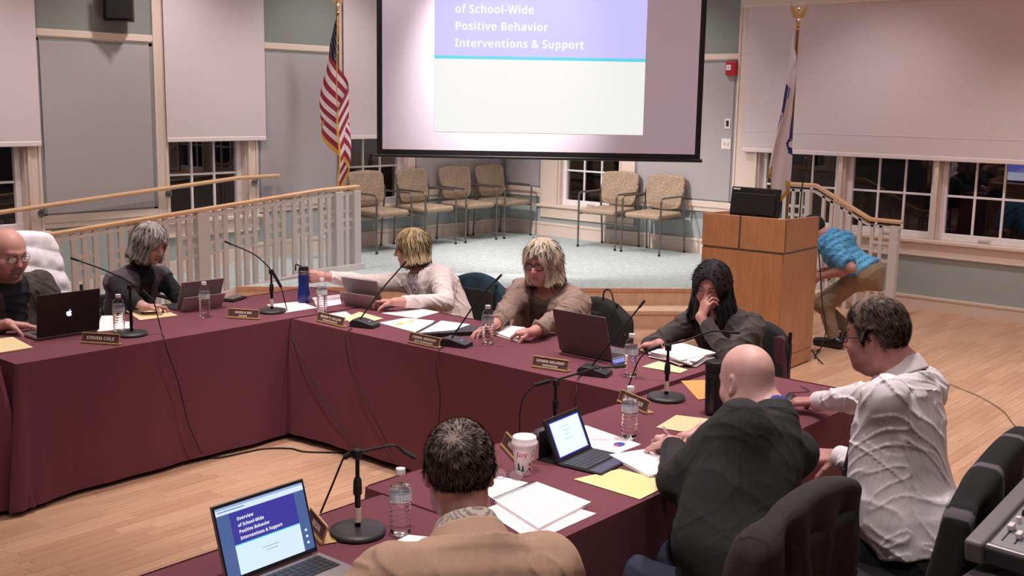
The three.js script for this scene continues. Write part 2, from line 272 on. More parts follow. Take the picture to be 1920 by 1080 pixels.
{ // handrail on the window wall
  const X = WALL_X + 0.085, t = thing('handrail', 'slim round wooden handrail on steel brackets rising along the left window wall', 'handrail', [X, 0, -5]);
  const pts = [[-7.4, 1.195], [-6.88, 1.19], [-3.2, 0.895]].map(([z, y]) => V(0, y, z + 5));
  part('rail', [0, 1].map((i) => rod(pts[i], pts[i + 1], 0.021, 14)).concat(new THREE.SphereGeometry(0.021, 14, 8).translate(...pts[1].toArray())), M.oak, t);
  for (const [z, y] of [[-7.12, 1.13], [-6.09, 1.06], [-4.79, 0.955], [-3.7, 0.87]]) {
    const b = part('bracket', [cyl(0.032, 0.036, 0.014, 0, 0, 0, 18).rotateZ(PI / 2).translate(-0.05, y, z + 5), tube([V(-0.045, y, z + 5), V(-0.012, y, z + 5), V(0, y + 0.02, z + 5), V(0, y + 0.05, z + 5)], 0.007, 8, 14)], M.steel, t);
  }
}
{ // stair rail by the right-hand windows
  const Z = -10.65, t = thing('stair_rail', 'short white stair railing with a bent wooden cap in front of the right windows', 'railing', [-4.8, 0, Z]);
  const P = (x, y) => V(x + 4.8, y, 0), cap = [P(-5.42, 1.225), P(-5.08, 1.228), P(-4.48, 0.93), P(-4.16, 0.925)];
  part('cap_rail', [0, 1, 2].map((i) => { const d = cap[i + 1].clone().sub(cap[i]); return rbox(0.062, 0.04, d.length() + 0.012, 0, 0, 0, 0.016, 3).applyMatrix4(frameOf(cap[i].clone().add(cap[i + 1]).multiplyScalar(0.5), d)); }), M.oak, t);
  for (let i = 0; i < 3; i++) { const a = cap[i].clone().setY(cap[i].y - 0.06), b = cap[i + 1].clone().setY(cap[i + 1].y - 0.06), d = b.clone().sub(a); part('top_chord', rbox(0.034, 0.03, d.length(), 0, 0, 0, 0.004, 1).applyMatrix4(frameOf(a.clone().add(b).multiplyScalar(0.5), d)), railWhite, t); }
  const top = (x) => x < -5.08 ? 1.17 : x < -4.48 ? lerp(1.17, 0.88, (x + 5.08) / 0.6) : 0.875, bot = (x) => x < -5.2 ? 0.313 : x < -4.88 ? 0.158 : 0.0;
  for (const [x, w] of [[-5.41, 0.05], [-5.32, 0.036], [-5.23, 0.036], [-5.15, 0.055], [-4.98, 0.036], [-4.89, 0.036], [-4.78, 0.036], [-4.69, 0.036], [-4.58, 0.036], [-4.45, 0.036], [-4.36, 0.036], [-4.22, 0.085]])
    part(w > 0.05 ? 'newel_post' : 'baluster', rbox(w, top(x) - bot(x) + 0.02, w > 0.05 ? 0.07 : 0.034, x + 4.8, (top(x) + bot(x)) / 2, 0, 0.003, 1), railWhite, t);
  for (const [a, b] of [[-5.41, -5.15], [-4.45, -4.22]]) for (const dy of [0.17, 0.26, 0.35]) part('rung', rbox(b - a, 0.03, 0.02, (a + b) / 2 + 4.8, top((a + b) / 2) - dy, 0, 0.003, 1), railWhite, t);
}
// ------------------------------------------------------------------ lamps
const lampGlow = new THREE.MeshStandardMaterial({ color: 0xffffff, emissive: LIGHT, emissiveIntensity: 1.2 });
const PANEL_PLACE = ['near the left table', 'above the corner of the two tables', 'above the open floor between the tables', 'above the centre table', 'above the foreground table', 'above the mixing desk', 'behind the camera, to the left', 'above the bare floor on the right'];
const SPOT_PLACE = ['near the leftmost window shade', 'in front of the shade between the grey panels', 'near the national flag', 'near the small stage window', 'near the left end of the wide shade', 'near the right end of the wide shade', 'aimed at the two right armchairs', 'aimed at the row of left armchairs', 'behind the projection screen', 'above the left table', 'above the centre table', 'above the bald man in the cardigan', 'above the foreground table', 'above the stage steps', 'above the bare floor beside the podium'];
PANELS.forEach(([x, z], i) => {
  const t = thing('ceiling_panel_light', 'flat ceiling light panel ' + PANEL_PLACE[i], 'ceiling light', [x, CEIL, z]);
  part('frame', [rbox(1.28, 0.05, 0.04, 0, -0.025, 0.32), rbox(1.28, 0.05, 0.04, 0, -0.025, -0.32), rbox(0.04, 0.05, 0.6, 0.62, -0.025, 0), rbox(0.04, 0.05, 0.6, -0.62, -0.025, 0)], M.white, t);
  part('diffuser', box(1.2, 0.012, 0.6, 0, -0.02, 0), lampGlow, t);
  const l = new THREE.RectAreaLight(LIGHT, PANEL_NITS, 1.2, 0.6); l.position.set(0, -0.035, 0); l.rotation.x = -PI / 2; t.add(l);
});
SPOTS.forEach(([x, z, tx, ty, tz, cd, deg], i) => {
  const t = thing('spotlight', 'small white ceiling spotlight ' + SPOT_PLACE[i], 'spotlight', [x, CEIL, z]);
  const to = V(tx - x, ty - CEIL, tz - z), d = to.clone().normalize(), F = frameOf(d.clone().multiplyScalar(0.12), d, V(0.3, 0.2, 1));
  part('canopy', cyl(0.05, 0.06, 0.03, 0, -0.015, 0), M.white, t);
  part('arm', rod(V(0, -0.02, 0), d.clone().multiplyScalar(0.1), 0.012), M.white, t);
  part('housing', lathe([[0.0, -0.07], [0.05, -0.06], [0.062, 0.0], [0.066, 0.08], [0.058, 0.08], [0.056, 0.04]], 24).rotateX(PI / 2).applyMatrix4(F), M.white, t);
  part('lens', new THREE.CircleGeometry(0.055, 24).translate(0, 0, 0.045).applyMatrix4(F), lampGlow, t);
  const l = new THREE.SpotLight(LIGHT, cd, 0, THREE.MathUtils.degToRad(deg), 0.55, 2); l.position.copy(d.clone().multiplyScalar(0.225)); l.castShadow = true; l.shadow.mapSize.set(1024, 1024); l.shadow.radius = cd > 60 ? 1.5 : 5; l.shadow.bias = -0.0005;
  t.add(l); l.target.position.copy(to); t.add(l.target);
});
// ------------------------------------------------------------------ armchairs on the stage
const chairFabric = std(0xffffff, 0.9, { map: rep(field(128, 128, (u, v) => { const n = tn(u, v, 32, 32, 8) > 0.55 ? 34 : 0, k = tn(u, v, 64, 64, 9) * 26; return [142 + n * 0.8 + k, 122 + n * 0.65 + k, 103 + n * 0.5 + k * 0.9]; }), 2, 2), bumpMap: rep(weaveBump, 6, 6), bumpScale: 0.001 });
function makeArmchair() {                                         // faces +z, width along x
  const t = thing('armchair', 'first', 'chair', [0, 0, 0], 0, 'tan armchairs on the stage');
  const seat = new RoundedBoxGeometry(0.49, 0.06, 0.47, 4, 0.028); { const p = seat.attributes.position; for (let i = 0; i < p.count; i++) { const x = p.getX(i) / 0.245, z = p.getZ(i) / 0.235; p.setY(i, p.getY(i) + (p.getY(i) > 0 ? 0.012 * (1 - x * x) : 0) + (z > 0.8 ? -0.012 : 0)); if (z > 0.5) p.setZ(i, p.getZ(i) + 0.03 * (1 - x * x)); } seat.computeVertexNormals(); }
  part('seat', seat.translate(0, 0.445, 0.01), chairFabric, t);
  const sh = new THREE.Shape(); sh.moveTo(-0.19, 0); sh.quadraticCurveTo(0, -0.035, 0.19, 0); sh.quadraticCurveTo(0.225, 0.02, 0.235, 0.08); sh.lineTo(0.25, 0.29); sh.quadraticCurveTo(0.25, 0.345, 0.2, 0.355); sh.quadraticCurveTo(0, 0.385, -0.2, 0.355); sh.quadraticCurveTo(-0.25, 0.345, -0.25, 0.29); sh.lineTo(-0.235, 0.08); sh.quadraticCurveTo(-0.225, 0.02, -0.19, 0);
  const back = new THREE.ExtrudeGeometry(sh, { depth: 0.028, bevelEnabled: true, bevelSize: 0.014, bevelThickness: 0.012, bevelSegments: 3, curveSegments: 12 });
  { const p = back.attributes.position; for (let i = 0; i < p.count; i++) p.setZ(i, p.getZ(i) + 0.5 * p.getX(i) ** 2); back.computeVertexNormals(); }
  { const u = back.attributes.uv; for (let i = 0; i < u.count; i++) u.setXY(i, u.getX(i) * 2.2, u.getY(i) * 2.2); }
  part('backrest', back.rotateX(-0.16).translate(0, 0.515, -0.235), chairFabric, t);
  part('seat_pan', rbox(0.42, 0.02, 0.4, 0, 0.407, 0, 0.008), M.dark, t);
  for (const s of [-1, 1]) {
    part('front_leg', tube([V(s * 0.268, 0, 0.25), V(s * 0.268, 0.35, 0.25), V(s * 0.268, 0.62, 0.25), V(s * 0.268, 0.65, 0.23), V(s * 0.268, 0.655, 0.17), V(s * 0.268, 0.66, -0.2)], 0.0115, 8, 30, 0.25), M.chairTube, t);
    part('rear_leg', tube([V(s * 0.268, 0, -0.265), V(s * 0.268, 0.3, -0.24), V(s * 0.268, 0.66, -0.2), V(s * 0.25, 0.76, -0.235)], 0.0115, 8, 24), M.chairTube, t);
    part('foot_cap', [cyl(0.014, 0.015, 0.022, s * 0.268, 0.011, 0.25, 12), cyl(0.014, 0.015, 0.022, s * 0.268, 0.011, -0.264, 12)], M.black, t);
    part('side_bar', rod(V(s * 0.268, 0.4, 0.25), V(s * 0.268, 0.4, -0.235), 0.009), M.chairTube, t);
  }
  part('cross_bar', [rod(V(-0.268, 0.4, 0.12), V(0.268, 0.4, 0.12), 0.009), rod(V(-0.268, 0.4, -0.2), V(0.268, 0.4, -0.2), 0.009)], M.chairTube, t);
  return t;
}
{
  const first = makeArmchair(); let n = 0;
  for (const [x, z, turn, label] of [
    [-9.42, -8.6, PI / 2, 'tan armchair nearest the national flag and the end of the ramp railing'],
    [-9.42, -9.34, PI / 2 + 0.04, 'tan armchair second from the national flag, in front of the dark window'],
    [-9.42, -10.07, PI / 2 - 0.04, 'darker tan armchair third from the national flag, under the left part of the screen'],
    [-9.4, -10.72, PI / 2 + 0.03, 'darker tan armchair in the stage corner, last of the left wall row'],
    [-7.8, -10.83, 0.03, 'tan armchair with its left arm before the small blue-lit window'],
    [-7.16, -10.83, -0.02, 'tan armchair closest to the wooden podium, against the grey wall panel']]) {
    const c = n++ ? first.clone() : first; if (n > 1) { c.name = numbered('armchair'); scene.add(c); }
    c.position.set(x, 0.312, z); c.rotation.y = turn; c.userData = { ...first.userData, label };
  }
}
// ------------------------------------------------------------------ podium with monitor and gooseneck
const podiumWood = std(0xffffff, 0.42, { map: rep(woodTex(188, 134, 92, 0.7, 51), 1, 1) }), podiumSide = std(0xffffff, 0.42, { map: rep(woodTex(180, 128, 94, 0.6, 54), 1, 1) });
const PODIUM = thing('podium', 'tall wooden podium with metal inlay strips in front of the stage', 'podium', [-3.84, 0, -7.58], 0.04);
{
  const t = PODIUM, W = 0.69, D = 0.63, H = 1.19, S = 0.93;      // origin at the near right corner; body runs to -x and -z
  part('plinth', rspan(-W + 0.01, -0.01, 0, 0.06, -D + 0.03, -0.03), M.dark, t);
  part('carcass', rspan(-W + 0.02, -0.02, 0.05, 1.1, -D + 0.03, -0.02), podiumSide, t);
  part('plinth_board', [rspan(-W, 0, 0.012, 0.115, -0.024, 0.001, 0.003), rspan(-0.024, 0.001, 0.012, 0.115, -D, 0, 0.003)], podiumSide, t);
  part('front_panel', rspan(-W, -0.012, 0.12, S - 0.008, -0.024, 0, 0.003), podiumWood, t);
  part('side_panel', rspan(-0.024, 0, 0.12, S - 0.008, -D, -0.012, 0.003), podiumSide, t);
  part('side_panel', rspan(-W - 0.0, -W + 0.024, 0.02, S - 0.008, -D, -0.012, 0.003), podiumSide, t);
  const f = 0.32;
  part('upper_panel', rspan(-W, -W + f - 0.008, S + 0.008, H, -0.026, 0.004, 0.003), podiumWood, t);
  part('upper_panel', rspan(-W + f + 0.008, 0.002, S + 0.008, H, -0.026, 0.004, 0.003), podiumWood, t);
  const sh = new THREE.Shape([[0, S + 0.008], [0, H], [-D * 0.98, H - 0.02], [-D * 0.98, S + 0.008]].map(([z, y]) => new THREE.Vector2(-z, y)));
  for (const x of [-0.024, -W - 0.003]) part('upper_side', new THREE.ExtrudeGeometry(sh, { depth: 0.026, bevelEnabled: false }).rotateY(PI / 2).translate(x, 0, 0), podiumSide, t);
  part('inlay', [rspan(-W + 0.004, -0.004, S - 0.008, S + 0.008, -0.03, -0.004), rspan(-W + f - 0.008, -W + f + 0.008, S, H, -0.03, -0.002), rspan(-0.028, -0.006, S - 0.008, S + 0.008, -D, -0.01)], M.steel, t);
  part('top', rspan(-W + 0.02, -0.02, 1.1, 1.125, -D + 0.02, -0.02), podiumWood, t);
}
const podiumAt = (x, y, z) => V(x, y, z).applyAxisAngle(V(0, 1, 0), 0.04).add(PODIUM.position);
const slideInk = '#f2f4ea';
function slide(c, x, y, w, h, font, head = '#8d84e0', lines = true) { // the slide on the screen, the laptop and the podium monitor
  c.fillStyle = '#f3f3f1'; c.fillRect(x, y, w, h);
  const g = c.createLinearGradient(x, 0, x + w, 0); g.addColorStop(0, head); g.addColorStop(1, head); c.fillStyle = g; c.fillRect(x, y, w, h * 0.52);
  c.fillStyle = '#5fd6ea'; c.fillRect(x, y + h * 0.52, w, h * 0.02);
  c.fillStyle = slideInk; c.font = `bold ${font}px sans-serif`; c.textBaseline = 'alphabetic';
  ['Overview', 'of School-Wide', 'Positive Behavior', 'Interventions & Support'].forEach((s, i) => c.fillText(s, x + w * 0.095, y + h * 0.15 + i * h * 0.105, w * 0.72));
  if (lines) { c.fillStyle = '#8a9aa0'; c.font = `${font * 0.3}px sans-serif`; for (const k of [0.68, 0.74]) c.fillRect(x + w * 0.38, y + h * k, w * 0.24, h * 0.008); }
}
{
  const p = podiumAt(-0.41, 1.127, -0.3), t = thing('monitor', 'black computer monitor seen from behind on the podium top', 'monitor', p, 0.04);
  part('case', [rbox(0.42, 0.25, 0.022, 0, 0.135, 0, 0.008), rbox(0.36, 0.17, 0.02, 0, 0.13, 0.016, 0.009)], M.dark, t);
  part('label_strip', box(0.06, 0.012, 0.001, -0.165, 0.243, 0.0115), M.white, t);
  part('stand', [rbox(0.05, 0.06, 0.02, 0, 0.035, 0.012), rbox(0.2, 0.012, 0.15, 0, 0.006, 0)], M.black, t);
  part('screen', new THREE.PlaneGeometry(0.39, 0.22).rotateY(PI).translate(0, 0.137, -0.0118), std(0x000000, 0.3, { emissive: 0xffffff, emissiveIntensity: 2.2, emissiveMap: picture(512, 308, (c, w, h) => { c.fillStyle = '#1c1a55'; c.fillRect(0, 0, w, h); slide(c, 0, 0, w, h, 26, '#4a42b8'); }) }), t);
  t.rotation.x = -0.12;
  const l = new THREE.RectAreaLight(0xa9a4ff, 1.2, 0.39, 0.22); l.position.set(0, 0.137, -0.016); t.add(l);
  const g = thing('podium_microphone', 'thin black gooseneck microphone standing on the podium before the white flag', 'microphone', podiumAt(-0.075, 1.127, -0.42));
  part('base', cyl(0.02, 0.025, 0.02, 0, 0.01, 0, 16), M.black, g);
  part('gooseneck', tube([V(0, 0.01, 0), V(0.002, 0.16, 0.005), V(0.012, 0.3, 0.012), V(0.03, 0.46, 0.02)], 0.005, 8, 20), M.black, g);
  part('capsule', [cyl(0.013, 0.009, 0.05, 0.031, 0.485, 0.02, 14), new THREE.SphereGeometry(0.013, 14, 8).translate(0.031, 0.508, 0.02)], M.black, g);
}
// ------------------------------------------------------------------ projection screen
{
  const dir = V(-0.652, 0, -0.758), right = V(0.758, 0, -0.652), c = dir.clone().multiplyScalar(10.3).addScaledVector(right, 0.223);
  const t = thing('projection_screen', 'large white projection screen with a black border hanging over the stage, showing a slide', 'projection screen', [c.x, 0, c.z], Math.atan2(-dir.x, -dir.z));
  const x0 = -1.44, x1 = 1.44, y0 = 1.57, y1 = 3.72, b = 0.05;
  const w = x1 - x0, h = y1 - y0;
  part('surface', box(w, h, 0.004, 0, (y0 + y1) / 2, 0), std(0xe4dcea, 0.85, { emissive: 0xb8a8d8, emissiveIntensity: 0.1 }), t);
  part('border', [box(b, h, 0.005, x0 - b / 2, (y0 + y1) / 2, 0), box(b, h, 0.005, x1 + b / 2, (y0 + y1) / 2, 0), box(w + 2 * b, b, 0.005, 0, y0 - b / 2, 0)], M.black, t);
  part('weight_bar', [cyl(0.016, 0.016, w + 2 * b + 0.04, 0, 0, 0, 14).rotateZ(PI / 2).translate(0, y0 - b - 0.008, 0), box(0.03, 0.02, 0.02, x0 - 0.1, y0 - b - 0.008, 0)], std(0x15141c, 0.4), t);
  const sx0 = -0.965, sx1 = 0.955, sy0 = 1.738, sy1 = 3.17, sw = sx1 - sx0, s = sy1 - sy0;
  part('projected_slide', box(sw, s, 0.002, (sx0 + sx1) / 2, (sy0 + sy1) / 2, 0.0035), [0, 1, 2, 3, 4, 5].map((i) => i === 4 ? std(0x222222, 0.9, { emissive: 0xffffff, emissiveIntensity: 0.82, emissiveMap: picture(1600, 1193, (c, w, h) => slide(c, 0, 0, w, h, 84, '#cdc6ff', false)) }) : M.white), t);
  const l = new THREE.RectAreaLight(0xe8e4ff, 0.5, sw, s); l.position.set(0, (sy0 + sy1) / 2, 0.02); l.rotation.y = PI; t.add(l);
  part('housing', rbox(w + 0.3, 0.14, 0.14, 0, 3.78, 0, 0.02), M.white, t);
  part('hanger', [rod(V(-1.3, 3.84, 0), V(-1.3, CEIL, 0), 0.01), rod(V(1.3, 3.84, 0), V(1.3, CEIL, 0), 0.01)], M.steel, t);
}
// ------------------------------------------------------------------ small wall things
{
  const s = thing('wall_speaker', 'small black loudspeaker high on the left wall above the grey panel', 'loudspeaker', [WALL_X + 0.06, 2.7, -5.62]);
  const sp = new THREE.Shape([[-0.13, 0.1], [0.13, 0.1], [0.11, -0.06], [-0.11, -0.06]].map(([a, b]) => new THREE.Vector2(a, b)));
  part('cabinet', new THREE.ExtrudeGeometry(sp, { depth: 0.34, bevelEnabled: true, bevelSize: 0.006, bevelThickness: 0.006, bevelSegments: 2 }).rotateX(-PI / 2).rotateY(PI / 2).translate(0.08, 0, 0), M.dark, s);
  part('grille', rbox(0.012, 0.32, 0.23, 0.19, 0.17, 0, 0.005), std(0x1d1b1d, 0.9), s);
  part('bracket', [rbox(0.06, 0.05, 0.05, -0.03, 0.2, 0.0), rod(V(0, 0.04, 0.12), V(0.05, 0.04, 0.15), 0.01)], M.steel, s);
  s.rotation.y = -0.5;
  const a = thing('fire_alarm', 'small red fire alarm pull station on the grey panel near the white flag', 'fire alarm', [-6.395, 2.425, WALL_Z + 0.022]);
  part('case', rbox(0.135, 0.155, 0.05, 0, 0, 0.025, 0.012), std(0xb01f2b, 0.4), a); part('handle', rbox(0.06, 0.06, 0.016, -0.022, 0.01, 0.054, 0.005), M.white, a); part('pull_symbol', rbox(0.016, 0.016, 0.004, -0.022, 0.012, 0.063, 0.002), std(0x8f8a88, 0.5), a);
  const b = thing('wall_control', 'narrow white wall control with a dark slot on the grey panel', 'wall switch', [-6.425, 1.816, WALL_Z + 0.022]);
  part('plate', rbox(0.075, 0.115, 0.008, 0, 0, 0.004, 0.003), M.white, b); part('slot', rbox(0.034, 0.065, 0.008, 0, 0.002, 0.008, 0.003), M.black, b);
  const d = thing('light_switch', 'square white double switch plate below the narrow wall control', 'wall switch', [-6.43, 1.59, WALL_Z + 0.022]);
  part('plate', rbox(0.12, 0.12, 0.008, 0, 0, 0.004, 0.003), M.white, d); for (const x of [-0.023, 0.023]) part('toggle', rbox(0.012, 0.03, 0.014, x, 0, 0.012, 0.003), M.cream, d);
}
// ------------------------------------------------------------------ flags
function flagPole(t, y1, finial) {
  part('base', lathe([[0, 0], [0.15, 0], [0.15, 0.015], [0.12, 0.04], [0.05, 0.06], [0.03, 0.12], [0.0, 0.12]], 30), M.brass, t);
  part('pole', cyl(0.014, 0.014, y1 - 0.1, 0, (y1 + 0.1) / 2, 0, 14), std(0x8a5a30, 0.4), t);
  const f = part('finial', lathe([[0, 0], [0.022, 0.0], [0.024, 0.012], [0.01, 0.02], [0.016, 0.05], [0.026, 0.075], [0.014, 0.1], [0, 0.1]], 18).translate(0, y1 - 0.03, 0), M.brass, t);
  if (finial === 'eagle') {                                       // two raised wings, body, head
    const wing = (s) => { const sh = new THREE.Shape(); sh.moveTo(0, 0); sh.quadraticCurveTo(s * 0.03, 0.02, s * 0.075, 0.11); sh.lineTo(s * 0.07, 0.05); sh.lineTo(s * 0.06, 0.0); sh.lineTo(s * 0.045, -0.03); sh.lineTo(s * 0.02, -0.03); return new THREE.ExtrudeGeometry(sh, { depth: 0.008, bevelEnabled: true, bevelSize: 0.003, bevelThickness: 0.003, bevelSegments: 1 }); };
    part('eagle', [wing(1), wing(-1), new THREE.SphereGeometry(0.024, 12, 10).scale(0.8, 1.5, 0.8), new THREE.SphereGeometry(0.014, 10, 8).translate(0, 0.045, 0.008)].map((g) => g.translate(0, y1 + 0.11, 0)), M.brass, t).rotation.y = 0.7;
  }
}
// A flag hanging in folds from the pole: paint(u, v) gives the colour, u from hoist to fly, v from bottom to top of the hoist.
function drape(t, name, paint, tex, o) {
  const nu = 90, nv = 110, pos = [], uv = [], idx = [];
  for (let j = 0; j <= nv; j++) for (let i = 0; i <= nu; i++) {
    const u = i / nu, v = j / nv, p = o.at(u, v); pos.push(...p); uv.push(u, v);
    if (i < nu && j < nv) { const a = j * (nu + 1) + i; idx.push(a, a + 1, a + nu + 1, a + 1, a + nu + 2, a + nu + 1); }
  }
  const g = new THREE.BufferGeometry(); g.setAttribute('position', new THREE.Float32BufferAttribute(pos, 3)); g.setAttribute('uv', new THREE.Float32BufferAttribute(uv, 2)); g.setIndex(idx); g.computeVertexNormals();
  const m = part(name, g, std(0xffffff, 0.75, { map: tex, side: THREE.DoubleSide }), t);
  // gold fringe along the bottom and the fly
  const edge = (f, n) => { const q = [], ix = []; for (let k = 0; k <= n; k++) { const [a, b] = f(k / n); q.push(...a, ...b); if (k < n) ix.push(2 * k, 2 * k + 1, 2 * k + 2, 2 * k + 1, 2 * k + 3, 2 * k + 2); } const e = new THREE.BufferGeometry(); e.setAttribute('position', new THREE.Float32BufferAttribute(q, 3)); e.setIndex(ix); e.computeVertexNormals(); return e; };
  const low = edge((s) => { const a = o.at(s, 0), b = o.at(s, 0.05); return [a, [a[0] + (a[0] - b[0]) * 0.9, a[1] - 0.055, a[2] + (a[2] - b[2]) * 0.9]]; }, 90), fly = edge((s) => { const a = o.at(1, s), b = o.at(0.97, s), k = 0.045 / (Math.hypot(a[0] - b[0], a[1] - b[1], a[2] - b[2]) + 1e-4); return [a, [a[0] + (a[0] - b[0]) * k, a[1] + (a[1] - b[1]) * k - 0.012, a[2] + (a[2] - b[2]) * k]]; }, 90);
  part('fringe', [low, fly], std(0xd3a240, 0.6, { side: THREE.DoubleSide }), m);
  return m;
}
const VIEWX = V(0.758, 0, -0.652), VIEWZ = V(0.652, 0, 0.758);     // folds fan out across the line of sight
{
  const t = thing('national_flag', 'American flag with gold fringe hanging in folds on a pole by the left wall', 'flag', [-9.2, 0.31, -7.82]);
  flagPole(t, 2.62, 'eagle');
  const tex = picture(1024, 640, (c, w, h) => {
    for (let i = 0; i < 13; i++) { c.fillStyle = i % 2 ? '#e3d3d8' : '#98263b'; c.fillRect(0, h * i / 13, w, h / 13 + 1); }
    c.fillStyle = '#1d2340'; c.fillRect(0, 0, w * 0.4, h * 7 / 13); c.fillStyle = '#e8e4ea';
    for (let r = 0; r < 9; r++) for (let k = 0; k < (r % 2 ? 5 : 6); k++) { const x = w * 0.4 * (k + (r % 2 ? 1 : 0.5)) / 6, y = h * 7 / 13 * (r + 0.7) / 9.4; c.beginPath(); for (let i = 0; i < 10; i++) { const a = i * PI / 5 - PI / 2, q = i % 2 ? 6 : 14; c.lineTo(x + cos(a) * q, y + sin(a) * q); } c.fill(); }
  });
  // the hoist stands along the pole, the fly falls: two broad folds, one to the left and one back over the pole
  const at = (u, v) => {
    const tri = u < 0.4 ? -sin(u / 0.4 * PI / 2) : u < 0.8 ? -cos((u - 0.4) / 0.4 * PI) * 0.85 - 0.15 : 0.7 - 0.55 * (u - 0.8) / 0.2;
    const y = 2.53 - (1 - v) * 0.86 - 0.9 * pow(u, 1.25), w = (0.055 + 0.135 * sstep(2.5, 1.55, y)) * sstep(0, 0.06, u), lat = tri * w + 0.012 * sin(y * 9 + u * 4), dep = 0.02 + 0.1 * u + 0.02 * sin(u * 16 + y * 3);
    return [VIEWX.x * lat + VIEWZ.x * dep, y, VIEWX.z * lat + VIEWZ.z * dep];
  };
  drape(t, 'cloth', null, tex, { at });
  part('cord', [tube([V(0.02, 2.56, 0.02), V(0.075, 2.3, 0.075), V(0.09, 2.0, 0.095), V(0.1, 1.62, 0.11)], 0.006, 6, 30)], M.gold, t);
}
{
  const t = thing('state_flag', 'white flag with a blue emblem and gold fringe on an eagle-topped pole behind the podium', 'flag', [-4.83, 0.31, -9.55]);
  flagPole(t, 2.43, 'eagle');
  const tex = picture(512, 512, (c, w, h) => {
    c.fillStyle = '#eee6ee'; c.fillRect(0, 0, w, h);
    c.fillStyle = '#20307a'; c.beginPath(); c.moveTo(200, 150); c.lineTo(330, 150); c.lineTo(330, 270); c.quadraticCurveTo(330, 330, 265, 360); c.quadraticCurveTo(200, 330, 200, 270); c.fill();
    c.fillStyle = '#c9a85a'; c.fillRect(256, 190, 18, 120); c.strokeStyle = '#20307a'; c.lineWidth = 26; c.beginPath(); c.arc(265, 260, 130, 0.3, PI - 0.3); c.stroke(); c.fillStyle = '#c9a85a'; for (let i = 0; i < 9; i++) c.fillRect(160 + i * 24, 352 + 20 * sin(i * 0.8), 10, 10);
  });
  const at = (u, v) => {
    const tri = u < 0.35 ? -sin(u / 0.35 * PI / 2) : u < 0.62 ? -0.45 - 0.55 * cos((u - 0.35) / 0.27 * PI) : 0.1 - 1.0 * sstep(0.62, 1, u);
    const y = 2.39 - (1 - v) * 1.15 - 0.45 * pow(u, 1.3), w = (0.035 + 0.14 * sstep(2.3, 1.0, y)) * sstep(0, 0.06, u), lat = tri * w - 0.02 + 0.008 * sin(y * 7 + u * 9), dep = 0.02 + 0.09 * u + 0.02 * sin(u * 22 + y * 2);
    return [VIEWX.x * lat + VIEWZ.x * dep, y, VIEWX.z * lat + VIEWZ.z * dep];
  };
  drape(t, 'cloth', null, tex, { at });
}
